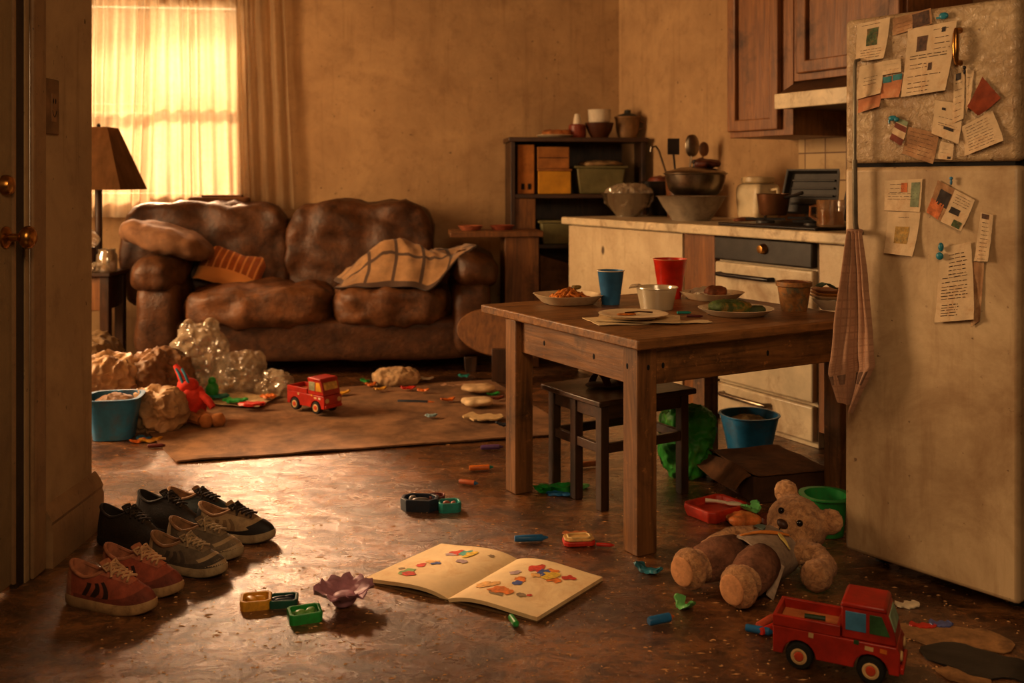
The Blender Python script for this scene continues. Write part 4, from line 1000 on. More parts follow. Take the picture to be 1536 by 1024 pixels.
fw_ = thing('toy_flower', 'mauve plastic flower shaped bowl on floor by green block', 'toy', fp(516, 908), 0)
mauve = M('mauve_plastic', (176, 128, 146), .5, .25, 18, .2, 60, 0, .5, (110, 76, 80), 12)
b = B(); b.se((0, 0, .02), (.034, .034, .02), 2.3, .003, 30, 2, 8); mk('flower_centre', b, mauve, fw_)
for k in range(6):
    a = k * PI / 3 + .3
    def pf(u, v, a=a, k=k):
        r = lerp(.014, .084, v); w = .040 * math.sin(PI * (.12 + .80 * v)) ** .6; y = (u - .5) * 2 * w
        z = .018 + .030 * v ** .8 + .018 * (abs(u - .5) * 2) ** 2 * v + .006 * nz((u * 3, v * 3, k), 1.5) - .03 * max(0, v - .8)
        return (r * math.cos(a) - y * math.sin(a), r * math.sin(a) + y * math.cos(a), z)
    b = B(); b.sheet(10, 10, pf, .004); mk('petal', b, mauve, fw_, smooth=70)
crayon('blue crayon stick lying behind the open book', 797, 813, .112, .011, BLUE, 6)
crayon('short blue crayon with orange tip near the teddy bear', 992, 936, .080, .012, BLUE, 24, cap=ORANGE)
crayon('green crayon stub at the front edge of the open book', 771, 938, .060, .009, GREEN, -72)
crayon('thin red crayon beside the table leg', 908, 821, .060, .006, RED, -8)
crayon('orange crayon lying near the left table leg', 722, 706, .100, .011, ORANGE, 10, cap=TEAL)
crayon('purple crayon by the rug edge beside the table leg', 738, 675, .100, .011, PURP, 6)
crayon('small orange crayon with blue end in front of another', 703, 728, .080, .010, toy('rust', (176, 90, 46)), -22, cap=BLUE)
crayon('dark brush lying along the rug behind small truck', 624, 605, .20, .008, NAVY, -6, cap=ORANGE)
crayon('dark red crayon at the left corner of the rug', 235, 672, .075, .009, toy('maroon', (96, 30, 26)), 14)
crayon('pale crayon lying under the stool', 880, 701, .13, .012, toy('peach', (200, 130, 80)), 18)
shard('toy_boat', 'dark and teal curled toy piece right of the near table leg', 'toy', 972, 858, .085, .034, .010, M('toy_duo', (44, 112, 130), .3, .6, 26, .1, 60, 0, .6, (90, 48, 36), 14), -42, curl=.012)
shard('toy_leaf', 'curled green toy leaf standing beside blue crayon', 'toy', 1026, 912, .06, .034, .008, toy('leaf', (112, 190, 110)), -64, curl=.022)
p = fp(868, 815)
tw = thing('toy_watch', 'pale gold toy watch face with red base on floor', 'toy', p, 6)
b = B(); b.prism(rrect(.052, .034, .012), .001, .016); mk('watch_base', b, RED, tw, bevel=.003)
b = B(); b.prism(rrect(.050, .033, .014), .0165, .024); mk('watch_face', b, toy('gold', (214, 170, 104)), tw, bevel=.003)
b = B(); b.tube([(x * .72, y * .66, .026) for x, y in rrect(.050, .033, .014)], .003, 6, closed=True); mk('watch_rim', b, toy('palegold', (236, 210, 150)), tw)
shard('paper_scrap', 'orange brown paper scrap behind the toy watch', 'scrap', 862, 800, .085, .03, .003, toy('peach2', (196, 120, 70)), 4)
for k, (px, py, c, a) in enumerate(((1150, 938, toy('salmon', (206, 96, 66)), 46), (1158, 948, RED, 36))):
    crayon(['salmon pink crayon leaning in bundle left of the large truck', 'red crayon at the right of bundle left of large truck'][k], px, py, .090, .010, c, a)
crayon('blue crayon across the bundle left of the large truck', 1140, 952, .075, .010, BLUE, -24)
shard('paper_scrap', 'large tan torn paper lying behind the large truck', 'scrap', 1428, 958, .30, .13, .003, M('scrap_tan', (158, 118, 74), .8, .4, 14, .2, 60, 0, .6, (84, 58, 36), 12), -10, seed=4)
shard('paper_scrap', 'black glossy sheet lying at the right corner foreground', 'scrap', 1490, 1000, .34, .15, .004, M('scrap_black', (34, 30, 28), .35, .5, 10, .2), -30, seed=6)
shard('paper_scrap', 'small tan scrap at the lower right front of black sheet', 'scrap', 1452, 1010, .14, .10, .003, _mc['scrap_tan'], 30, seed=9)
shard('toy_disc', 'small blue oval disc behind the large truck', 'toy', 1411, 938, .058, .036, .006, toy('discblue', (90, 100, 160)), -10)
shard('toy_disc', 'small red chip between the large truck and blue disc', 'toy', 1384, 940, .07, .03, .005, RED, -8)
shard('paper_scrap', 'cream scrap sticking out behind the large truck roof', 'scrap', 1362, 908, .07, .04, .004, WHT, 10)
for k, (px, py, lx, ly, c, lab) in enumerate(((718, 592, .19, .11, (206, 176, 136), 'round pale bread-like disc on the rug, farther of two'), (716, 613, .17, .09, (224, 198, 158), 'round pale bread-like disc on the rug, nearer of two'))):
    p = fp(px, py); b = B(); b.se((0, 0, .022), (lx / 2, ly / 2 + .02, .020), 2.4, .008, 16, k, 10); solo('bread_piece', lab, 'food', b, M('bread_%d' % k, c, .85, .25, 14, .3, 60), (p.x, p.y, .017), 0)
b = heap(None, (.13, .09, .05), 51, .03); solo('rag', 'pale crumpled rag on floor under the sofa front', 'rag', b, M('rag_pale', (190, 158, 118), .9, .35, 12, .4, 60, 0, .6, (120, 62, 40), 8), fp(594, 577), 10, smooth=60)
shard('paper_scrap', 'pale pink flat scrap between sofa leg and bread pieces', 'scrap', 680, 579, .15, .08, .006, toy('blush', (206, 160, 126)), 0)
shard('paper_scrap', 'crinkled cream wrapper lying beneath bread on the rug', 'scrap', 724, 632, .20, .12, .008, toy('cream', (214, 186, 140)), -12, z=.018)
shard('toy_disc', 'pale blue chip alone on the middle of rug', 'toy', 646, 630, .05, .03, .010, toy('paleblue', (140, 170, 180)), 0, z=.018)
random.seed(21)
bits = [(556, 583, ORANGE, 'orange'), (570, 590, YEL, 'yellow'), (612, 588, RED, 'red'), (634, 592, ORANGE, 'orange'), (672, 606, ORANGE, 'orange'), (548, 578, GREEN, 'dull green'), (512, 596, YEL, 'yellow'), (640, 574, WHT, 'white'), (740, 598, GREEN, 'green'), (746, 604, toy('brownred', (120, 54, 34)), 'dark red'), (696, 570, TEAL, 'teal'), (756, 644, NAVY, 'navy'),
        (206, 664, ORANGE, 'orange'), (216, 660, BLUE, 'light blue'), (226, 662, YEL, 'yellow')]
for k, (px, py, m, nm) in enumerate(bits):
    shard('toy_chip', nm + ' toy chip ' + ['behind the small truck near sofa', 'under the sofa front', 'on the far side of rug', 'beside the small truck', 'near bread on the rug', 'left of rag', 'right of the small truck bumper', 'by the sofa leg', 'behind the table leg', 'near the table leg on rug', 'below sofa leg', 'at the rug edge', 'in front of the blue basket', 'between basket and rug', 'near the rug corner'][k], 'toy', px, py, random.uniform(.05, .09), random.uniform(.025, .045), .010, m, random.uniform(-40, 40), 'toy chips scattered on the floor', k * 2.3, .018 if k < 12 else 0, .008)
for k, (px, py, m, lab, lx) in enumerate(((352, 612, GREEN, 'green toy strip on the crumpled newspaper', .12), (378, 618, RED, 'red toy strip at the near edge of newspaper', .13), (322, 606, TEAL, 'teal toy strip on newspaper next to doll', .14), (330, 592, YEL, 'yellow toy strip behind newspaper', .12), (402, 606, ORANGE, 'orange toy bit at right end of newspaper', .07))):
    shard('toy_strip', lab, 'toy', px, py, lx, .06, .014, m, -8 + 7 * k, 'toy strips on the newspaper', k, .034)
b = B(); b.ball((0, 0, .07), (.032, .03, .05), .008, 20, 3, 8); b.ball((.0, .0, .125), (.022, .02, .022), N=6); solo('toy_bird', 'green toy with orange top by the clear plastic bag', 'toy', b, GREEN, fp(318, 606), 0)
# under the stool
shard('toy_crocodile', 'green ridged toy lying under the stool beside its leg', 'toy', 834, 738, .14, .05, .028, GREEN, 12, seed=3)
shard('toy_leaf', 'pale green toy strip right of the green ridged toy', 'toy', 862, 732, .11, .035, .012, toy('leaf', (112, 190, 110)), 16, seed=5)
shard('toy_leaf', 'blue toy strip in front of green ridged toy', 'toy', 838, 743, .09, .03, .010, BLUE, -12, seed=7)

# ------------------------------------------------------------------ under and behind the table
gb = thing('green_bag', 'crumpled bright green bag under table left of blue bucket', 'bag', fp(1030, 712), 0)
b = heap(None, (.115, .09, .15), 61, .045); b.each(lambda w: (w.x * (.75 + 1.2 * max(0, w.z)), w.y, w.z)); mk('bag_body', b, M('bag_green', (52, 150, 48), .5, .4, 8, .5, 26, 0, .5, (120, 110, 50), 8), gb, smooth=60)
crate_p = fp(1160, 752)
cr_ = thing('cardboard_box', 'flattened brown cardboard box with worn lit top under table end', 'box', fp(1131, 757), 16)
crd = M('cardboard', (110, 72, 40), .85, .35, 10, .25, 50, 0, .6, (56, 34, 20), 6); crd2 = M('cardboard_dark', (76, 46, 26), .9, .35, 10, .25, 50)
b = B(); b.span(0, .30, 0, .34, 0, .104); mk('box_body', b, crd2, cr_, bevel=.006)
b = B(); b.sheet(12, 12, lambda u, v: (lerp(-.012, .31, u), lerp(-.010, .35, v), .112 + .008 * nz((u * 3, v * 3, 1), 1) + .02 * max(0, .1 - u) * 5), .005); mk('box_lid', b, crd, cr_)  # lid lighter than the body: its lit top is put into the colour
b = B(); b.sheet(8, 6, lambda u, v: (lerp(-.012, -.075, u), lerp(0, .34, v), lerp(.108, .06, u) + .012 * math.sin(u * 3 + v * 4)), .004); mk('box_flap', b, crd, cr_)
bl = fp(1092, 690, .0)
t = tub('bucket', 'blue plastic bucket of scraps in front of the oven drawer', 'bucket', fp(1124, 692), .118, .078, .205, bluep, 20, 2.3, lipw=.006)
b = B(); b.se((0, 0, .155), (.082, .082, .035), 2.3, .02, 18, 5, 10, ridge=True); solo('food_scraps', 'brown and green scraps filling the blue bucket', 'scraps', b, M('scraps', (112, 84, 40), .9, .6, 22, .5, 60, 0, .6, (60, 90, 40), 16), fp(1124, 692), kind='stuff')
ro = thing('red_tray', 'square red plastic tray with spoon lying under table edge', 'tray', fp(1074, 772), -4)
b = B(); pts = rrect(.098, .078, .02); n = len(pts); vs, fs = [], []
for k, z in ((.92, 0), (1.02, .03), (1.0, .044), (.86, .044), (.80, .024)): vs += [(x * k, y * k, z) for x, y in pts]
for r_ in range(4):
    for i in range(n): fs.append((r_ * n + i, r_ * n + (i + 1) % n, (r_ + 1) * n + (i + 1) % n, (r_ + 1) * n + i))
fs += [tuple(range(n - 1, -1, -1)), tuple(4 * n + i for i in range(n))]
b.add(vs, fs, R(38)); mk('tray_body', b, M('tray_red', (190, 52, 26), .45, .3, 12, .15, 50, 0, .6, (84, 32, 18), 9), ro, bevel=.004)
pr = fp(1080, 750)
b = B(); b.tube([(-.055, .01, .012), (-.02, .005, .014), (.02, 0, .012)], [.008, .006, .006], 8); b.se((.045, -.004, .012), (.03, .016, .006), 2.3, N=6)
solo('spoon', 'white plastic spoon lying on the red tray', 'spoon', b, white_p, (ro.location.x + .02, ro.location.y + .01, .030), -14)
crayonp = fp(1118, 785)
b = B(); b.se((0, 0, .018), (.062, .045, .017), 3, .008, 24, 3, 10); tp_ = solo('toy_pot', 'orange and cream toy pad between red tray and teddy bear', 'toy', b, M('pad_orange', (206, 120, 56), .6, .6, 18, .2, 60, 0, .7, (220, 190, 130), 12), fp(1116, 786), 8)
shard('toy_leaf', 'green toy leaf resting on the orange pad', 'toy', 1128, 782, .062, .045, .010, toy('leaf', (112, 190, 110)), 40, z=.036, curl=.02)
shard('toy_chip', 'dark red toy piece between orange pad and bear head', 'toy', 1148, 780, .09, .06, .016, toy('brownred', (120, 54, 34)), 20)
gp = fp(1238, 800)
t = tub('pail', 'dirty green plastic pail beside the refrigerator corner', 'pail', gp, .072, .058, .135, greenp, 0, 2.3, lipw=.014)
b = B(); b.sheet(8, 8, lambda u, v: ((u - .5) * .04, -.071 + .004 * v - .002, lerp(.03, .09, v)), .001); mk('sticker', b, M('sticker_cream', (190, 160, 90), .8, .4, 20), t)
b = heap(None, (.07, .05, .075), 71, .03); solo('rag', 'dull red rag heaped behind the cardboard box', 'rag', b, M('rag_red', (120, 60, 38), .9, .4, 12, .4), Vector((1.335, 3.86, .0)), 0, smooth=60)
# rounded wooden board leaning near the sofa end
lb = thing('rounded_board', 'brown rounded wooden board leaning by the left table leg', 'board', fp(752, 575), -6)
pts = []
for k in range(25):
    a = PI / 2 + PI * k / 24; pts.append((-.02 + .26 * math.cos(a), .30 + .145 * math.sin(a) - .02 * math.cos(a)))
pts += [(.20, .15), (.20, .43)]
b = B(); b.prism(pts, -.012, .012, FR((0, 0, 0), Vector((1, 0, 0)), Vector((0, .28, .96)), Vector((0, -.96, .28)))); mk('board_panel', b, wood_side, lb, bevel=.006)
for x in (-.12, .12):
    pass
b = B(); b.span(-.06, .17, .02, .10, .0, .20); mk('foot_block', b, wood_darkz, lb, bevel=.004)
# strappy thing on the stool
sp0 = WM['wooden_stool'] @ Vector((.17, .17, SZ))
sn = thing('sandal', 'brown strappy sandal lying on the stool seat', 'shoe', sp0, 20)
b = B(); b.se((0, 0, .011), (.10, .040, .010), 3, .002, 20, 1, 10); mk('sole', b, M('sandal_sole', (120, 100, 80), .6), sn)
for x, h_ in ((-.06, .045), (.0, .05), (.05, .035)):
    b = B(); b.sheet(14, 3, lambda u, v: (x + .03 * (v - .5) + .03 * u, .042 * math.cos(PI * u), .012 + h_ * math.sin(PI * u)), .003); mk('strap', b, M('sandal_strap', (92, 46, 26), .5), sn, smooth=70)
# ------------------------------------------------------------------ on the table
def plate(label, p, r, mat, rz=0, h=.022, group='plates on the table', wob=0.02, sq=None, name='plate'):
    b = B(); b.lathe([(0, .003), (r * .62, .003), (r * .68, .0), (r * .74, .004), (r * .98, h), (r, h + .002), (r * .97, h + .003), (r * .72, .009), (r * .60, .007), (0, .007)], 48, wob=wob, seed=rz, k=2)
    if sq:
        def f(w):
            q_ = math.hypot(w.x, w.y)
            if q_ < 1e-6: return w
            k = (abs(w.x / q_) ** sq + abs(w.y / q_) ** sq) ** (-1 / sq) * .93; return (w.x * k, w.y * k, w.z)
        b.each(f)
    return solo(name, label, 'plate', b, mat, (p.x, p.y, p.z + .0005), rz, group, smooth=50)
foam = M('foam_plate', (222, 202, 168), .5, .12, 10, .05, 40, 0, .4, (170, 120, 70), 9)
def lump(label, name, p, r, seed, mat, amp=.012, sc=18, kind='stuff', z=.008, rz=0):
    b = B(); b.se((0, 0, r[2] * .8), r, 2.3, amp, sc, seed, 12, ridge=True); b.each(lambda w: (w.x, w.y, max(0, w.z)))
    return solo(name, label, 'food', b, mat, (p.x, p.y, p.z + z), rz, None, kind, smooth=60)
foodo = M('food_orange', (206, 124, 40), .5, .45, 26, .4, 60, 0, .6, (140, 60, 24), 20); foodg = M('food_green', (70, 86, 34), .7, .5, 26, .4, 60, 0, .8, (190, 130, 50), 18); foodb = M('food_brown', (126, 70, 36), .7, .5, 26, .4, 60, 0, .6, (70, 84, 40), 18)
p = tt(852, 455); plate('pale angular plate with orange noodles at left table end', p, .140, foam, 22, .036, sq=3.2)
nd = thing('noodles', 'orange noodles heaped on the angular plate', 'food', (p.x, p.y, p.z + .008), 0, None, 'stuff'); nb = B(); random.seed(5)
for k in range(64):
    a, r = random.uniform(0, 6.28), random.uniform(0, .082); x, y = r * math.cos(a), r * math.sin(a); z = .008 + .046 * max(.1, 1 - (r / .085) ** 2) * random.uniform(.5, 1)
    pts = [(x + .03 * math.cos(a2) * q - .0, y + .03 * math.sin(a2) * q, max(.004, z - .02 * q * q + .004 * math.sin(q * 6))) for a2 in (random.uniform(0, 6.28),) for q in (-1, -.6, -.2, .2, .6, 1)]
    nb.tube(pts, .0055, 6)
mk('noodle_mass', nb, foodo, nd, smooth=80)
b = B(); b.se((0, 0, .0), (.020, .014, .010), 2.3, .004, 40, 2, 6); solo('pepper_piece', 'green and red pepper piece on top of the noodles', 'food', b, M('pepper', (120, 96, 36), .5, .6, 40, .2), (p.x + .035, p.y + .015, p.z + .064), 0)
def cup(label, p, r0, r1, h, mat, fill, lip, name='cup', rz=0):
    t = thing(name, label, 'cup', (p.x, p.y, p.z + .0005), rz, 'cups on the table')
    b = B(); b.lathe([(0, 0), (r0, 0), (r0, .004), (r1, h - .002), (r1 + .0018, h), (r1 - .001, h + .001), (r1 - .003, h - .004), (r0 - .003, .008), (0, .008)], 36); mk('cup_wall', b, mat, t)
    b = B(); b.tube([((r1 + .001) * math.cos(2 * PI * k / 36), (r1 + .001) * math.sin(2 * PI * k / 36), h) for k in range(36)], .0022, 6, closed=True); mk('rim', b, lip, t)
    if fill:
        rr = lerp(r0, r1, .86) - .003; b = B(); b.cyl(rr, h * .84, h * .86, 30); mk('drink', b, fill, t)
    return t
cup('blue paper cup standing on the table', tt(916, 456), .036, .053, .135, M('cup_blue', (46, 104, 150), .5, .2, 14, .05, 40, 0, .4, (40, 60, 86), 12), M('cup_inside', (150, 130, 100), .6), white_p)
cup('translucent red cup of drink at the table back', tt(1005, 447), .046, .070, .165, M('cup_red', (222, 50, 26), .3, .2, 10, .03, 40, 0, .3, (170, 30, 16), 9, trans=.25), M('drink_red', (214, 60, 34), .3), M('rim_red', (230, 130, 90), .3))
tubp = tt(985, 463)
tbx = thing('food_tub', 'white plastic food tub with greens inside on table', 'tub', (tubp.x, tubp.y, tubp.z + .0005), 0)
b = B(); b.lathe([(0, 0), (.062, 0), (.078, .080), (.083, .082), (.082, .086), (.076, .083), (.060, .004), (0, .004)], 40); mk('tub_wall', b, M_sheer('tub_plastic', (216, 200, 170), .18, .25, .2), tbx)
b = B(); b.se((.016, 0, .028), (.042, .044, .026), 2.3, .012, 30, 4, 10, ridge=True); mk('greens', b, M('greens', (120, 130, 60), .7, .6, 30, .4, 60, 0, .6, (60, 80, 34), 20), tbx)
b = B(); b.sheet(14, 6, lambda u, v: ((.078 + .03 * v) * math.cos(lerp(2.3, 3.6, u)) , (.078 + .03 * v) * math.sin(lerp(2.3, 3.6, u)), .086 + .006 * math.sin(u * 9) - .004 * v), .001); mk('film_lid', b, clear_p, tbx)
p = tt(950, 481)
for k, (dx, dy, rz, lab) in enumerate(((-.015, -.004, 14, 'cream paper sheet under the flat plate, lower layer'), (.02, .004, -9, 'cream folded paper directly under the flat round plate'))):
    b = B(); b.sheet(10, 10, lambda u, v: ((u - .5) * .29, (v - .5) * .19, .003 + .004 * k + .003 * nz((u * 3, v * 3, k), 1)), .002)
    solo('paper_napkin', lab, 'napkin', b, M('napkin_cream', (222, 200, 158), .9, .12, 12, .15, 60, 0, .5, (176, 130, 80), 9), (p.x + dx, p.y + dy, TZ + .001 + .0015 * k), rz, 'paper under the flat plate')
plate('flat round cream plate with food smears at table corner', Vector((p.x + .0, p.y + .0, TZ + .013)), .125, foam, 5, .012, wob=.03)
b = B(); b.se((0, 0, .004), (.036, .018, .004), 2.4, .003, 40, 2, 8); solo('food_smear', 'orange food smear on the flat round plate', 'food', b, foodo, (p.x - .025, p.y + .0, TZ + .020), 12, None, 'stuff')
b = B(); b.tube([(-.05, 0, .002), (.0, .004, .006), (.05, .002, .003)], .003, 6); solo('plastic_fork', 'thin brown fork handle lying on flat round plate', 'fork', b, wood_dark, (p.x + .02, p.y + .005, TZ + .026), 4)
p = tt(1034, 484); b = B(); b.sheet(10, 8, lambda u, v: ((u - .5) * .15, (v - .5) * .075 * (1 - .3 * u), .002 + .003 * nz((u * 3, v * 3, 5), 1)), .001); solo('paper_napkin', 'pale torn napkin right of the flat round plate', 'napkin', b, _mc['napkin_cream'], (p.x, p.y, TZ + .003), 8)
crp = tt(1040, 470)
def pen(label, px, py, L, r, mat, rz):
    q_ = tt(px, py); b = B(); b.lathe([(0, 0), (r, .002), (r, L * .8), (r * .3, L), (0, L)], 10, T(-L / 2, 0, r) @ R(90, 'Y')); solo('crayon', label, 'crayon', b, mat, (q_.x, q_.y, TZ + .0005), rz, 'crayons on the table')
pen('teal crayon on the table behind the napkin', 1026, 471, .055, .0055, TEAL, 4); pen('dark red crayon on the table by torn napkin', 1042, 476, .06, .005, toy('maroon', (96, 30, 26)), -6); pen('red and green crayon in front of white tub', 975, 462, .06, .005, RED, 3)
p = tt(1068, 449); plate('pale plate with crumpled napkin and scraps at table back', p, .132, foam, 40, .030, sq=2.8)
b = B(); b.sheet(14, 12, lambda u, v: ((u - .5) * .15, (v - .5) * .10, .022 + .022 * abs(nz((u * 4, v * 4, 3), 1)) + .022 * math.sin(PI * u) * v), .0015); solo('paper_napkin', 'crumpled white napkin on the plate at table back', 'napkin', b, white_p, (p.x - .005, p.y + .01, TZ + .002), 10, smooth=60)
lump('brown food scraps on the plate at table back', 'food_scraps', p + Vector((.01, -.02, .006)), (.045, .03, .024), 4, foodb)
p = tt(1104, 472); plate('white china plate with green and orange leftovers', p, .140, M('china', (214, 200, 176), .25, .12, 8, .03), 0, .024, wob=.0)
lump('green and orange leftovers on the white china plate', 'leftovers', p + Vector((-.02, .004, 0)), (.078, .050, .024), 7, foodg, z=.010)
lump('dark green sauce patch at right of china plate', 'leftovers', p + Vector((.068, -.008, 0)), (.034, .026, .013), 9, M('sauce', (64, 74, 40), .6, .5, 26, .3), z=.010)
p = tt(1191, 466)
pt = thing('painted_pot', 'tapered pot painted in green and ochre on table', 'pot', (p.x, p.y, p.z + .0005), 0)
b = B(); b.lathe([(0, 0), (.046, 0), (.049, .006), (.062, .092), (.068, .096), (.068, .112), (.062, .112), (.058, .09), (.045, .01), (0, .01)], 40); mk('pot_wall', b, M('pot_paint', (150, 104, 54), .5, .6, 16, .3, 40, 0, .95, (48, 84, 78), 22), pt)
b = B(); b.se((0, 0, .098), (.056, .056, .014), 2.3, .01, 30, 2, 10, ridge=True); mk('filling', b, foodb, pt)
p = tt(1240, 466)
for k, (lab, m) in enumerate((('white bowl lying on its side under stacked plates', white_p),)):
    b = B(); b.lathe([(0, 0), (.03, 0), (.058, .03), (.066, .042), (.062, .042), (.055, .03), (.028, .006), (0, .006)], 36); solo('bowl', lab, 'bowl', b, m, (p.x + .02, p.y + .03, TZ + .0005), 0)
p2 = Vector((p.x + .02, p.y + .03, TZ + .043))
for k, (z, m, lab) in enumerate(((0, foam, 'pale plate at bottom of the stack by the towel'), (.012, M('plate_ochre', (196, 140, 66), .5), 'ochre plate at middle of the stack by the towel'), (.024, M('plate_tan', (170, 120, 80), .5), 'tan plate at top of the stack by the towel'))):
    plate(lab, p2 + Vector((0, 0, z)), .075 - .003 * k, m, k * 20, .011, 'stacked plates by the towel', wob=.01)
b = B(); b.sheet(8, 6, lambda u, v: ((u - .5) * .07, (v - .5) * .05, .012 + .012 * math.sin(u * 4)), .003); solo('sponge', 'green curled scrap on the stacked plates', 'scrap', b, toy('deepgreen', (28, 84, 70)), p2 + Vector((-.01, 0, .037)), 10)

# ------------------------------------------------------------------ on the kitchen worktop
def kp(px, o, z=0.0): return K(kx(px, o), o, CT + .001 + z)
def bowl(name, label, p, r, h, mat, rz=0, group=None, foot=.45, kind=None):
    b = B(); b.lathe([(0, 0), (r * foot, 0), (r * foot, .004), (r * .80, h * .55), (r * .97, h), (r + .004, h + .002), (r, h + .004), (r * .94, h - .002), (r * .77, h * .55), (r * foot * .9, .010), (0, .010)], 48)
    return solo(name, label, 'bowl', b, mat, p, rz, group, smooth=60)
p = kp(941, .36); bowl('glass_bowl', 'glass bowl with crumpled wrap at left end of worktop', p, .172, .145, M_sheer('bowl_glass', (120, 100, 74), .22, .55, .12), foot=.4)
b = heap(None, (.135, .12, .075), 81, .04, sc=16); solo('plastic_wrap', 'crumpled clear plastic wrap heaped in the glass bowl', 'plastic wrap', b, clear_p, p + Vector((.01, 0, .055)), 30, smooth=60)
p = kp(1037, .33); bowl('enamel_bowl', 'wide grey enamel bowl at bottom of bowl stack', p, .20, .135, M('enamel_grey', (150, 136, 116), .35, .2, 8, .08, 40, 0, .5, (80, 58, 40), 7), foot=.55)
pt_ = p + Vector((.0, .0, .1375))
po = thing('steel_pot', 'dull steel pot stacked on the grey enamel bowl', 'pot', pt_ + Vector((.02, -.02, .006)), 0)
b = B(); b.lathe([(0, 0), (.12, 0), (.15, .03), (.165, .075), (.172, .115), (.182, .12), (.18, .126), (.16, .12), (.14, .04), (0, .02)], 44); mk('pot_body', b, steel, po)
b = B(); b.lathe([(0, .1265), (.175, .1265), (.165, .135), (.09, .155), (.03, .162), (0, .163)], 44); lid = mk('pot_lid', b, steel, po)
b = B(); b.lathe([(0, .163), (.016, .163), (.014, .178), (.022, .185), (.018, .20), (0, .203)], 18); mk('lid_knob', b, blackm, lid)
b = B(); b.se((0, 0, .0), (.075, .06, .03), 2.3, .015, 12, 4, 10); solo('food_scraps', 'reddish brown food lump on steel pot lid', 'food', b, M('food_dark', (96, 44, 24), .5, .5, 20, .4), pt_ + Vector((.085, -.04, .185)), 0)
pn = p + Vector((-.06, .26, 0))
# utensils in a crock behind the bowls
pc = kp(1022, .58)
cr2 = thing('utensil_crock', 'brown crock behind the bowl stack holding kitchen tools', 'crock', pc, 0)
b = B(); b.lathe([(0, 0), (.085, 0), (.095, .16), (.10, .24), (.094, .24), (.088, .16), (0, .02)], 30); mk('crock_wall', b, M('crock', (110, 70, 40), .4, .3, 8), cr2)
for k, (dx, dy, h_, kind, m, lab) in enumerate(((-.065, .0, .385, 'ladle', steel, 'steel ladle with curled handle in crock, leftmost tool'), (-.02, .02, .37, 'spatula', M('spatula_dark', (60, 50, 46), .5), 'dark spatula in the middle of the crock'), (.03, -.01, .38, 'whisk', steel, 'broad steel turner standing in the crock'), (.07, .02, .37, 'spoon', wood_side, 'wooden spoon at right side of the crock'))):
    b = B(); tip = Vector((dx * 2.2, dy, h_))
    b.tube([(dx * .6, dy, .04), (dx * 1.4, dy, h_ * .6), tip], [.006, .006, .007], 8)
    if kind == 'ladle': b.tube([tip, tip + Vector((-.02, 0, .03)), tip + Vector((-.05, 0, .025)), tip + Vector((-.055, 0, -.005))], .006, 8)
    elif kind == 'spatula': b.box(tip + Vector((0, 0, .045)), (.075, .008, .10))
    elif kind == 'whisk': b.se(tip + Vector((0, 0, .04)), (.045, .014, .07), 2.3, N=8)
    else: b.se(tip + Vector((0, 0, .03)), (.032, .012, .045), 2.2, N=8)
    solo(['ladle', 'spatula', 'turner', 'wooden_spoon'][k], lab, 'kitchen tool', b, m, pc + Vector((0, 0, .022)), 10, 'tools in the crock')
p = kp(994, .66)
pan = thing('frying_pan', 'dark frying pan with food behind the glass bowl', 'pan', p, 20)
b = B(); b.lathe([(0, 0), (.10, 0), (.125, .20), (.14, .22), (.135, .222), (.12, .20), (0, .17)], 36); mk('pan_body', b, blackm, pan)
b = B(); b.se((0, 0, .215), (.09, .09, .035), 2.3, .02, 14, 6, 10, ridge=True); mk('food', b, M('food_dark2', (110, 52, 30), .5, .5, 18, .4), pan)
p = kp(1137, .56)
jar = thing('canister', 'pale square-shouldered canister against the kitchen wall', 'canister', p, KROT)
b = B(); b.se((0, 0, .105), (.105, .09, .106), 6, .002, 9, 1, 14); b.each(lambda w: (w.x * (.80 + .9 * min(.22, max(0, w.z))), w.y, w.z)); mk('canister_body', b, M('canister_white', (214, 196, 160), .4, .12, 6, .06, 40, 0, .5, (150, 108, 64), 6), jar)
b = B(); b.lathe([(0, .2115), (.085, .2115), (.092, .22), (.09, .245), (0, .25)], 36); mk('lid', b, M('canister_lid', (196, 172, 130), .4), jar)
b = B(); b.tube([(.10, 0, .175), (.155, 0, .18), (.16, 0, .13), (.13, 0, .06), (.097, 0, .05)], .010, 8); mk('handle', b, _mc['canister_white'], jar)
p = K(kx(1160, .26), .26, CT + .0415 + .012)
sc_ = thing('saucepan', 'small copper brown saucepan on the back of cooktop', 'saucepan', p, KROT)
b = B(); b.lathe([(0, 0), (.062, 0), (.070, .01), (.082, .105), (.086, .108), (.08, .108), (.066, .012), (0, .010)], 36); mk('pan_body', b, M('copper', (124, 82, 50), .35, .3, 10, .1, 40, .5, .5, (70, 40, 22), 8), sc_)
b = B(); b.tube([(.080, 0, .09), (.14, .0, .10), (.20, .0, .115)], [.008, .007, .009], 8); mk('handle', b, blackm, sc_)
p = K(kx(1213, .42), .42, CT + .0415 + .012)
rp = thing('roasting_tray', 'black ridged roasting tray standing upright on cooktop', 'tray', p, KROT + 14)
RX = R(-14, 'X')
b = B(); vs, fs = [], []
for k, y in ((1, -.02), (.93, -.02), (.86, .012)): vs += [(x * k * (1 - .10 * (z > .1)), y, .115 + (z - .115) * k) for x, z in ((-.165, 0), (.165, 0), (.165, .235), (-.165, .235))]
for r_ in range(2):
    for i in range(4): fs.append((r_ * 4 + i, r_ * 4 + (i + 1) % 4, r_ * 4 + 4 + (i + 1) % 4, r_ * 4 + 4 + i))
fs.append((8, 9, 10, 11)); b.add(vs, fs); vs2 = [(x, .02 if abs(x) < .5 else .02, z) for x, _, z in vs[:4]]
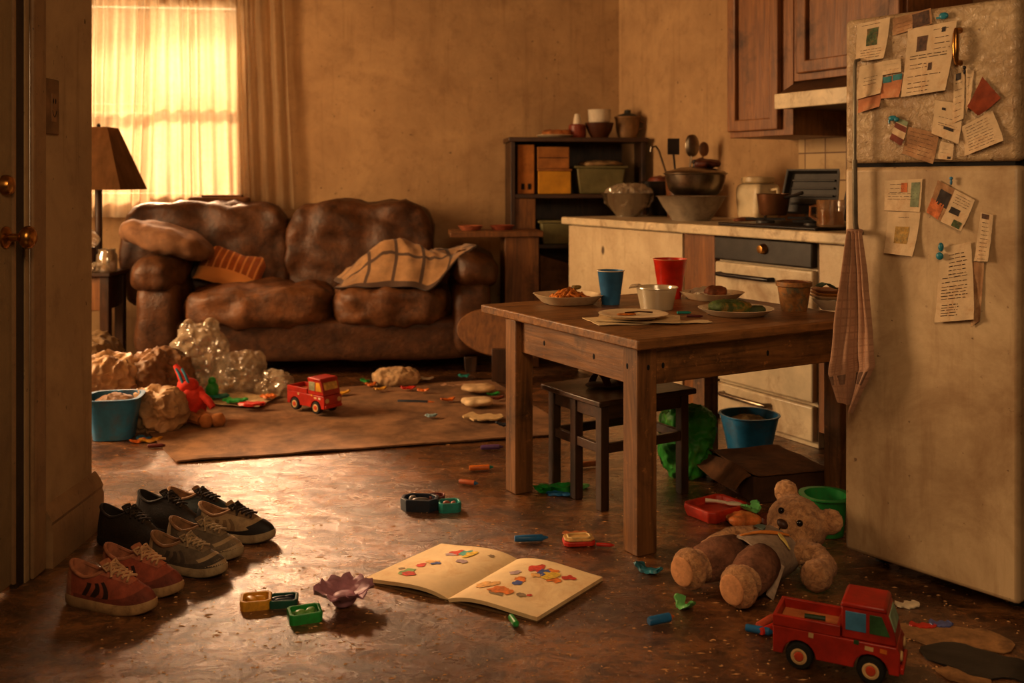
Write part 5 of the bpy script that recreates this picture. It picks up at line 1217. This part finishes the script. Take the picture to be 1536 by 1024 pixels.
b.add([(x, -.02, z) for x, _, z in vs[:4]] + [(x * .9, .018, .115 + (z - .115) * .9) for x, _, z in vs[:4]], [(0, 3, 7, 4), (1, 0, 4, 5), (2, 1, 5, 6), (3, 2, 6, 7), (4, 7, 6, 5)]); b.xf(RX); mk('tray_pan', b, charcoal, rp, bevel=.003)
for k in range(4):
    b = B(); b.box((0, .004, .06 + .04 * k), (.24, .010, .010)); b.xf(RX); mk('ridge', b, charcoal, rp, bevel=.002)
b = B(); b.box((.19, .0, .12), (.02, .03, .235)); b.xf(RX @ R(6, 'Y')); mk('edge_handle', b, blackm, rp)
s_ = kx(1247, .07)
p = K(s_, .065, CT + .0055 + .0165)
mg = thing('glass_mug', 'glass mug half full of amber tea on worktop edge', 'mug', p, 0)
b = B(); b.lathe([(0, 0), (.056, 0), (.060, .006), (.062, .118), (.060, .120), (.057, .118), (.055, .010), (0, .008)], 36); mk('mug_wall', b, M_sheer('mug_glass', (190, 140, 80), .62, .6, .04), mg)
b = B(); b.cyl(.054, .011, .070, 30); mk('tea', b, M('tea_amber', (196, 110, 34), .1, .2, 8, 0, 40, trans=.6), mg)
b = B(); b.tube([(-.06, 0, .095), (-.09, 0, .09), (-.092, 0, .05), (-.06, 0, .03)], .006, 8); mk('handle', b, M_sheer('mug_handle', (200, 120, 60), .5, .6, .05), mg)
p = K(kx(1118, .12), .12, CT + .001)
b = B(); b.se((0, 0, .014), (.07, .035, .014), 2.6, .006, 20, 3, 8); solo('bread_crust', 'brown crust lying on worktop left of the cooktop', 'food', b, foodb, K(1.30, .30, CT + .0045), 20)

# ------------------------------------------------------------------ bookcase contents
def bk_thing(name, label, cat, x, y, z, group=None): return thing(name, label, cat, bkp(x, y, z), 6, group)
tm = bk_thing('box_file', 'tall orange-brown box file in bookcase, left of the boxes', 'box file', .05, .03, z1s + .001)
b = B(); b.span(0, .115, 0, .28, 0, .335); mk('file_body', b, M('file_card', (180, 116, 50), .8, .2, 10, .1, 40, 0, .5, (120, 72, 30), 7), tm, bevel=.004)
for x in (.035, .080):
    b = B(); b.box((x, -.001, .05), (.022, .003, .040)); mk('finger_hole', b, dark, tm)
cm_o = M('card_orange', (168, 112, 54), .85, .25, 9, .2, 40, 0, .4, (110, 66, 30), 6); cm_y = M('card_yellow', (206, 150, 40), .8, .15, 9, .15, 40, 0, .3, (150, 96, 30), 6)
tm = bk_thing('cardboard_box', 'yellow box on the bookcase shelf under tan one', 'box', .19, .02, z1s + .001); b = B(); b.span(0, .225, 0, .28, 0, .155); mk('box_body', b, cm_y, tm, bevel=.004); b = B(); b.span(-.006, .231, -.006, .284, .1555, .170); mk('box_lid', b, cm_o, tm, bevel=.003)
tm = bk_thing('cardboard_box', 'tan cardboard box stacked on the yellow box', 'box', .185, .03, z1s + .172); b = B(); b.span(0, .22, 0, .27, 0, .15); mk('box_body', b, cm_o, tm, bevel=.004)
b = B(); b.box((.11, -.001, .075), (.20, .002, .006)); mk('seam', b, crd2, tm)
def bin_(label, x, y, z, w, d, h, mat, lidm=None):
    t = bk_thing('storage_bin', label, 'storage bin', x, y, z)
    b = B(); b.box((w / 2, d / 2, h / 2), (w, d, h), taper=.86); mk('bin_body', b, mat, t, bevel=.01)
    b = B(); b.box((w / 2, d / 2, h + .008), (w + .03, d + .02, .016)); mk('rim', b, mat, t, bevel=.004)
    if lidm:
        b = B(); b.se((w / 2 + .02, d / 2, h + .030), (w * .46, d * .45, .026), 2.5, .012, 14, 2, 10); mk('lid_cover', b, lidm, t, smooth=60)
    return t
sage = M('sage_plastic', (124, 116, 74), .5, .2, 8, .1, 40, 0, .4, (84, 66, 38), 7)
bin_('grey green storage bin with lumpy lid on upper bookcase shelf', .455, .02, z1s + .001, .34, .28, .175, sage, M('lid_tan', (150, 120, 80), .6, .3, 14, .3))
bin_('grey green storage bin on the middle bookcase shelf', .20, -.04, z2s + .001, .26, .30, .145, sage)
tm = bk_thing('cardboard_box', 'sagging brown box on the lower bookcase shelf', 'box', .20, .02, z3s + .001)
b = B(); b.add([(0, 0, 0), (.30, 0, 0), (.30, .28, 0), (0, .28, 0), (0, 0, .25), (.30, 0, .16), (.30, .28, .17), (0, .28, .25)], [(3, 2, 1, 0), (4, 5, 6, 7), (0, 1, 5, 4), (1, 2, 6, 5), (2, 3, 7, 6), (3, 0, 4, 7)]); mk('box_body', b, crd, tm, bevel=.008)
zt = zT + .0005
def bkpl(x, y, z=0): return bkp(x, y, zt + z)
b = B(); b.lathe([(0, 0), (.10, 0), (.13, .016), (.125, .02), (.09, .008), (0, .008)], 36, wob=.03); solo('dish', 'pale shallow dish on bookcase top under orange cloth', 'dish', b, foam, bkpl(.32, .12), 0)
b = B(); b.se((0, 0, .022), (.10, .08, .024), 2.4, .018, 14, 3, 12, ridge=True); solo('rag', 'orange and brown rag bundled on bookcase top dish', 'rag', b, M('rag_orange', (176, 112, 56), .9, .5, 12, .4), bkpl(.33, .12, .009), 0, smooth=60)
jr = thing('jar', 'small red jar with white top on the bookcase', 'jar', bkpl(.475, .12), 0)
b = B(); b.lathe([(0, 0), (.055, 0), (.062, .02), (.06, .085), (.05, .095), (0, .095)], 28); mk('jar_body', b, M('jar_red', (140, 62, 40), .4, .3, 12), jr); b = B(); b.lathe([(0, .0955), (.03, .0955), (.026, .13), (.018, .165), (0, .17)], 20); mk('jar_top', b, white_p, jr)
p = bkpl(.63, .12); b = B(); b.lathe([(0, 0), (.055, 0), (.085, .05), (.10, .105), (.094, .105), (.08, .05), (0, .01)], 34); solo('bowl', 'dark brown bowl under white pot on the bookcase', 'bowl', b, M('bowl_brown', (84, 46, 26), .4, .3, 10), p, 0)
p = bkpl(.63, .12, .106); b = B(); b.lathe([(0, 0), (.066, 0), (.076, .012), (.078, .085), (.082, .09), (.074, .09), (.07, .012), (0, .01)], 34); solo('white_pot', 'white pot stacked on the dark brown bowl', 'pot', b, white_p, p, 0)
pk = thing('lidded_pot', 'tan pot with dark lid at right end of bookcase', 'pot', bkpl(.83, .13), 0)
b = B(); b.lathe([(0, 0), (.06, 0), (.078, .05), (.084, .13), (.092, .14), (.09, .15), (0, .15)], 34); mk('pot_body', b, M('pot_tan', (142, 106, 66), .5, .3, 10, .2), pk); b = B(); b.lathe([(0, .151), (.075, .151), (.06, .165), (.024, .172), (.022, .195), (0, .20)], 24); mk('pot_lid', b, M('lid_teal', (52, 54, 48), .5), pk)
b = B(); b.tube([(.088, 0, .12), (.115, 0, .11), (.11, 0, .07), (.082, 0, .06)], .007, 8); mk('handle', b, _mc['pot_tan'], pk)
lcp = WM['low_cabinet']
for k, (x, y, lab, m) in enumerate(((-.21, .18, 'pinkish dish left on the low cabinet top', M('dish_pink', (176, 104, 70), .6, .3, 14)), (.0, .2, 'reddish shallow dish on low cabinet near bookcase', M('dish_red', (150, 76, 48), .6, .3, 14)))):
    b = B(); b.lathe([(0, 0), (.06, 0), (.085, .03), (.08, .03), (.055, .01), (0, .01)], 28); solo('dish', lab, 'dish', b, m, lcp @ Vector((x, y, .8725)), 0)

# ------------------------------------------------------------------ clutter on the end table
ex, ey, ez = -2.50, 6.30, .636
def ep(x, y, z=0): return Vector((x, y, ez + z))
tm = thing('glass_jar', 'cloudy glass jar at the edge of the end table', 'jar', ep(-2.50, 6.17), 0)
b = B(); b.lathe([(0, 0), (.055, 0), (.062, .01), (.062, .10), (.05, .12), (.052, .14), (.046, .14), (.044, .12), (.055, .10), (.054, .012), (0, .008)], 30); mk('jar_wall', b, M_sheer('jar_glass', (170, 150, 120), .35, .6, .1), tm)
b = B(); b.box((0, 0, .075), (.17, .09, .15)); solo('cardboard_box', 'small brown box on the end table under clear plastic', 'box', b, crd2, ep(-2.66, 6.15), 8, bevel=.006)
b = heap(None, (.10, .08, .055), 91, .03, sc=10); solo('clear_bag', 'crumpled clear plastic on the small brown box', 'bag', b, clear_p, ep(-2.66, 6.155, .151), 0, 'clear plastic bags', smooth=60)
b = heap(None, (.055, .05, .03), 95, .02, sc=14); solo('clear_bag', 'scrap of clear plastic wrap at end table front', 'bag', b, clear_p, ep(-2.575, 6.14), 0, 'clear plastic bags', smooth=60)
b = heap(None, (.18, .11, .055), 97, .03); solo('folded_clothes', 'dark crumpled clothes on end table lower shelf', 'clothes', b, M('clothes_dark', (70, 60, 46), .9, .3), (-2.75, 6.25, .1105), 0, smooth=60)

# ------------------------------------------------------------------ papers, magnets and the towel on the refrigerator
ink = M('ink', (70, 50, 36), .8, .2); papm = M('note_paper', (206, 182, 148), .85, .14, 10, .15, 60, 0, .5, (160, 110, 66), 12)
papo = M('note_orange', (186, 124, 86), .85, .25, 14, .2, 60, 0, .5, (206, 170, 130), 10); papr = M('note_rust', (140, 62, 26), .8, .35, 20, .35, 60); papb = M('note_brown', (162, 122, 86), .85, .35, 14, .2, 60, 0, .6, (206, 176, 136), 9)
PIC = dict(g=M('print_green', (66, 84, 46), .7, .7, 70, .05, 60, 0, .8, (150, 90, 50), 60), d=M('print_dark', (90, 62, 44), .7, .6, 50, .05, 60, 0, .7, (40, 30, 26), 40), y=M('print_yellow', (176, 140, 70), .7, .5, 50, .05, 60, 0, .8, (96, 110, 90), 40), r=M('print_rust', (120, 56, 36), .7, .3, 30), t=M('print_teal', (52, 122, 130), .7, .4, 40), o=M('print_orange', (196, 112, 60), .7, .4, 40), k=M('print_black', (54, 42, 36), .7, .4, 40), s=M('print_sage', (130, 140, 110), .7, .3, 40))
FM = WM['refrigerator']
def note(label, cs, layer=1, mat=papm, rows=(), pics=(), curl=.010, name='paper_note', vcurl=0, seed=0):
    "a sheet held to the door: corners TL TR BR BL in the door plane"
    q4 = [fl(*c) for c in cs]; o = (q4[0] + q4[1] + q4[2] + q4[3]) / 4; base = Vector((o.x, -.0012 * layer, o.z))
    def f(u, v, e=0.0):
        p = q4[0].lerp(q4[1], u).lerp(q4[3].lerp(q4[2], u), v) - o
        out = .0012 * layer + curl * v ** 3 * (.5 + .6 * u) + .0022 * (1 + nz((u * 3 + seed, v * 3, seed), 1)) + e
        return Vector((p.x + .0015 * nz((u * 5, v * 5, seed), 2), -out + .0012 * layer, p.z))
    t = thing(name, label, 'paper', FM @ base, FROT, 'papers on the refrigerator')
    b = B(); b.sheet(14, 16, f); b.f = [x[::-1] for x in b.f]; sh__ = mk('sheet', b, mat, t, smooth=70)
    for (u0, v0, u1, v1, c) in pics:
        b = B(); b.sheet(6, 6, lambda a, c_: f(lerp(u0, u1, a), lerp(v0, v1, c_), .0008)); b.f = [x[::-1] for x in b.f]; mk('printed_picture', b, PIC[c], t)
    rnd = random.Random(seed + 3); b = B(); any_ = False
    for (u0, v0, u1, v1, n) in rows:
        for k in range(n):
            v = lerp(v0, v1, k / max(1, n - 1)); u = u0
            while u < u1 - .02:
                L = rnd.uniform(.05, .20); ue = min(u1 - rnd.uniform(0, .1), u + L)
                if ue > u + .01:
                    hgt = rnd.uniform(.006, .012); w_ = rnd.uniform(-.004, .004)
                    b.sheet(3, 1, lambda a, c_: f(lerp(u, ue, a), v + (c_ - .5) * hgt + w_ * a, .0009)); any_ = True
                u = ue + rnd.uniform(.02, .05)
    if any_: b.f = [x[::-1] for x in b.f]; tx = mk('text_lines', b, ink, t); tx['kind'] = 'stuff'
    return t
note('white note with green photo pinned at the top left freezer corner', [(1287, 37), (1337, 26), (1330, 88), (1286, 94)], 3, rows=[(.15, .08, .8, .10, 1), (.15, .72, .9, .92, 4)], pics=[(.33, .18, .68, .62, 'g')], curl=.012, seed=1)
note('brown printed strip at freezer top behind the large form', [(1340, 28), (1397, 12), (1400, 36), (1340, 54)], 1, papb, [(.1, .4, .6, .85, 3)], [(.52, .1, .95, .95, 'd')], .004, seed=2)
note('large form with boxes and small portrait in freezer centre', [(1364, 44), (1437, 31), (1424, 136), (1355, 146)], 4, rows=[(.1, .42, .9, .46, 2), (.12, .55, .5, .60, 2), (.1, .72, .85, .74, 1), (.12, .82, .6, .95, 3), (.55, .08, .9, .1, 1), (.6, .2, .95, .36, 3)], pics=[(.22, .14, .44, .36, 'd'), (.72, .06, .80, .13, 'k'), (.52, .55, .60, .66, 'd')], curl=.016, seed=3)
note('slanted note with orange torn bottom at freezer left edge', [(1291, 100), (1327, 92), (1324, 140), (1285, 150)], 2, papm, [(.25, .40, .8, .62, 3)], [], .008, seed=4)
note('torn orange paper strip hanging under the slanted note', [(1288, 146), (1322, 134), (1323, 160), (1289, 170)], 1, papo, (), (), .012, seed=5)
note('small tan slip with lines between note and large form', [(1324, 92), (1352, 88), (1354, 108), (1325, 113)], 2, papm, [(.1, .3, .9, .7, 2)], (), .004, seed=6)
note('crumpled scrap with teal print left of the large form', [(1322, 116), (1356, 110), (1352, 146), (1324, 148)], 2, papo, (), [(.1, .02, .5, .3, 't'), (.55, .0, .98, .25, 't')], .010, seed=7)
note('narrow white slip hanging right of the large form', [(1432, 112), (1448, 108), (1448, 178), (1430, 186)], 2, rows=[(.2, .2, .8, .9, 6)], pics=[(.2, .0, .7, .14, 'k')], curl=.006, seed=8)
note('narrow grey slip behind the white hanging slip', [(1450, 104), (1462, 106), (1458, 150), (1450, 172)], 1, rows=[(.2, .2, .8, .8, 4)], curl=.004, seed=9)
note('rust brown crumpled diamond-shaped paper at freezer right', [(1475, 115), (1503, 147), (1474, 174), (1455, 160)], 4, papr, (), (), .018, seed=10)
note('white handwritten note below the large form centre', [(1404, 150), (1446, 156), (1442, 216), (1400, 200)], 3, rows=[(.2, .45, .8, .5, 1), (.2, .62, .85, .68, 2)], pics=[(.28, .18, .42, .25, 'k'), (.4, .68, .75, .76, 'k')], curl=.010, seed=11)
note('white note full of lines tilted at lower right of freezer', [(1444, 190), (1490, 166), (1510, 211), (1450, 234)], 3, rows=[(.12, .12, .85, .88, 9)], curl=.012, seed=12)
note('small card with rust red and white stripes on the freezer', [(1348, 176), (1364, 183), (1356, 219), (1337, 208)], 3, papm, (), [(0, 0, 1, .2, 's'), (0, .24, 1, .46, 'r'), (0, .74, 1, 1, 'r')], .008, seed=13)
note('tan lined note beneath the striped card', [(1364, 190), (1410, 200), (1403, 246), (1355, 230)], 2, papb, [(.1, .15, .9, .85, 6)], (), .010, seed=14)
note('small pale slip at the freezer bottom by white note', [(1412, 212), (1432, 216), (1430, 240), (1404, 238)], 1, papm, [(.2, .4, .7, .6, 2)], [(.7, .8, .9, .95, 'k')], .004, seed=15)
note('long folded flyer with small picture at fridge upper left', [(1328, 271), (1385, 268), (1382, 318), (1328, 315)], 2, papm, [(.15, .14, .55, .4, 3), (.1, .45, .9, .62, 3)], [(.45, .1, .62, .4, 'o'), (.72, .1, .95, .85, 's')], .004, seed=16)
note('lower half of flyer with yellow picture and torn edge', [(1333, 318), (1382, 318), (1374, 384), (1329, 379)], 2, papm, [(.35, .12, .7, .14, 1)], [(.28, .34, .72, .74, 'y')], .016, seed=17)
note('brown newspaper clipping tilted on the fridge door', [(1408, 270), (1434, 284), (1414, 332), (1392, 318)], 2, papb, (), [(.3, .18, .95, .62, 'k'), (0, .55, .8, 1, 'o')], .006, seed=18)
note('printed clipping with small photos beside newspaper clipping', [(1434, 284), (1464, 300), (1446, 346), (1414, 332)], 3, papm, [(.15, .1, .9, .35, 4)], [(.15, .48, .6, .66, 'k'), (.5, .78, .9, .98, 'g')], .012, seed=19)
note('narrow pale slip at the right side of fridge door', [(1472, 318), (1491, 322), (1485, 392), (1463, 391)], 2, papm, [(.25, .2, .8, .95, 10)], [(.15, .02, .7, .12, 'd')], .008, seed=20)
note('long white typed receipt pinned by teal magnet', [(1412, 372), (1458, 362), (1466, 478), (1405, 483)], 3, papm, [(.3, .12, .85, .38, 6), (.12, .42, .85, .48, 2), (.12, .54, .85, .70, 5), (.15, .78, .6, .92, 5)], (), .014, seed=21)
note('grey slip peeking out behind the long typed receipt', [(1460, 392), (1477, 394), (1472, 480), (1458, 490)], 1, papb, (), (), .004, seed=22)
teal = M('magnet_teal', (40, 120, 140), .4, .2, 14, .1)
def magnet(label, px, py, shape, mat, lay=.006):
    p = FM @ fl(px, py, lay); t = thing('fridge_magnet', label, 'magnet', p, FROT, 'magnets on the refrigerator'); b = B()
    if shape == 'cap': b.ball((0, -.006, 0), (.014, .006, .010), .001, 60, 1, 8); b.box((-.012, -.004, -.004), (.020, .006, .005))
    elif shape == 'bow': b.ball((.002, -.006, .013), (.008, .006, .013), N=8); b.ball((-.002, -.006, -.013), (.011, .006, .011), N=8)
    elif shape == 'dino': b.ball((0, -.005, 0), (.013, .005, .008), .002, 70, 2, 8); b.ball((.013, -.005, -.005), (.008, .005, .007), N=6); b.tube([(-.008, -.004, 0), (-.012, -.004, -.010), (-.010, -.004, -.016)], .003, 6)
    else: b.ball((0, -.005, .005), (.005, .005, .005), N=6); b.ball((0, -.005, -.006), (.0035, .004, .008), N=6)
    mk('magnet_body', b, mat, t)
magnet('teal cap shaped magnet at the top of freezer', 1417, 24, 'cap', teal); magnet('teal creature shaped magnet left of the striped card', 1340, 177, 'dino', teal)
magnet('teal double-lobed magnet holding long typed receipt', 1412, 377, 'bow', teal, .010); magnet('tiny blue pin magnet above the newspaper clipping', 1428, 270, 'pin', toy('pinblue', (70, 130, 170)))
magnet('black round magnet holding the narrow white slip', 1448, 104, 'pin', blackm, .006)
# towel
Lp = [(1274, 346), (1265, 410), (1256, 480), (1249, 540), (1246, 560), (1262, 600)]; Rp = [(1292, 346), (1302, 410), (1309, 480), (1314, 530), (1315, 548), (1282, 618)]
def path(P, v):
    k = v * (len(P) - 1); i = min(int(k), len(P) - 2); a, c_ = P[i], P[i + 1]; return (lerp(a[0], c_[0], k - i), lerp(a[1], c_[1], k - i))
def twf(u, v):
    a, c_ = path(Lp, v), path(Rp, v); pa, pc_ = fl(a[0], a[1], .05), fl(c_[0], c_[1], .05); p = pa.lerp(pc_, u)
    d = .050 + .020 * v ** .5 * math.sin(u * 2.6 * PI + .6) + .010 * math.sin(u * 7 * PI) * (1 - v * .4) + .008 * nz((u * 3, v * 4, 0), 1)
    return Vector((p.x, -max(.012, d), p.z))
b = B(); b.sheet(60, 60, twf, .0025)
tw_ = thing('dish_towel', 'tan woven checked towel hanging from the fridge bar handle', 'towel', FM @ Vector((p1.x, -.035, p1.z)), FROT)
b.xf(FM); mk('towel_cloth', b, M_grid('towel_check', (178, 136, 106), (150, 112, 86), 14, 26, .25), tw_, True, smooth=80)
b = B(); b.tube([(p1.x - .002 + .018 * math.cos(2 * PI * k / 16), -.035 + .018 * math.sin(2 * PI * k / 16), p1.z + .004) for k in range(16)], .008, 8, closed=True); b.xf(FM); mk('hanging_knot', b, _mc['towel_check'], tw_, True)
b = B(); b.sheet(40, 4, lambda u, v: twf(u, lerp(.82, .88, v)) + Vector((0, -.0035, 0))); b.f = [x[::-1] for x in b.f]; b.xf(FM); mk('hem_band', b, M('towel_hem', (112, 84, 66), .9, .3, 40, .3), tw_, True)

# ------------------------------------------------------------------ dirt on the floor
random.seed(99); b = B()
for k in range(1700):
    px, py = random.uniform(150, 1536), 640 + 380 * random.random() ** .8
    p = fp(px, py)
    if p.x < -1.35 and p.y < 3.6 or p.y > 5.2: continue
    r = random.uniform(.0015, .005); L = random.choice((1, 1, 1.6, 3)); a = random.uniform(0, 6.28)
    b.add([(p.x + r * L * math.cos(a + q_) * (1 if i % 2 == 0 else .5), p.y + r * math.sin(a + q_) * (1 if i % 2 == 0 else .7), .0006 + (.003 if i == 4 else 0)) if i < 4 else (p.x, p.y, .003) for i, q_ in enumerate((0, 1.57, 3.14, 4.71, 0))], [(0, 1, 4), (1, 2, 4), (2, 3, 4), (3, 0, 4)])
solo('floor_crumbs', 'pale crumbs and dust flecks scattered over the floor', 'crumbs', b, M('crumb', (206, 160, 108), .9, .4, 30, 0), kind='stuff')
# ------------------------------------------------------------------ light
def area(name, loc, target, size, power, color, size_y=None, spread=180):
    l = bpy.data.lights.new(name, 'AREA'); l.energy = power; l.color = color; l.size = size
    if size_y: l.shape = 'RECTANGLE'; l.size_y = size_y
    l.spread = math.radians(spread)
    o = bpy.data.objects.new(name, l); COL.objects.link(o); o.location = loc
    o.rotation_euler = (Vector(target) - Vector(loc)).to_track_quat('-Z', 'Y').to_euler(); return o
wc = bw((wx0 + wx1) / 2, -.55, 1.85)
area('window_daylight', wc, bw((wx0 + wx1) / 2 + .5, 2.5, .75), 1.7, 88, (1, .72, .46), 1.9)
area('left_key_light', (-3.9, 4.6, 1.75), (1.0, 3.4, .7), 1.3, 168, (1, .66, .35), 1.4)  # unseen soft key from the left, standing in for a window not built
area('front_fill', (.2, .4, 2.35), (-.6, 3.3, .6), 1.2, 36, (1, .65, .34))  # camera-side fill, added to lift door, shoes and bear; no lamp there
sl = bpy.data.lights.new('low_sun', 'SUN'); sl.energy = 15.5; sl.color = (1, .62, .36); sl.angle = math.radians(7)
so_ = bpy.data.objects.new('low_sun', sl); COL.objects.link(so_); so_.location = (-5, 12, 6); so_.rotation_euler = Vector((1.65, -3.25, -1.75)).to_track_quat('-Z', 'Y').to_euler()
w = bpy.data.worlds.new('world'); sc.world = w; w.use_nodes = True
bg = w.node_tree.nodes['Background']; bg.inputs[0].default_value = (1, .72, .42, 1); bg.inputs[1].default_value = .03
sc.view_settings.view_transform = 'Standard'
sc.view_settings.exposure = 0.30
sc.view_settings.gamma = 0.90
sc.cycles.use_denoising = True
sc.cycles.max_bounces = 8; sc.cycles.transparent_max_bounces = 12
sc.cycles.sample_clamp_indirect = 6
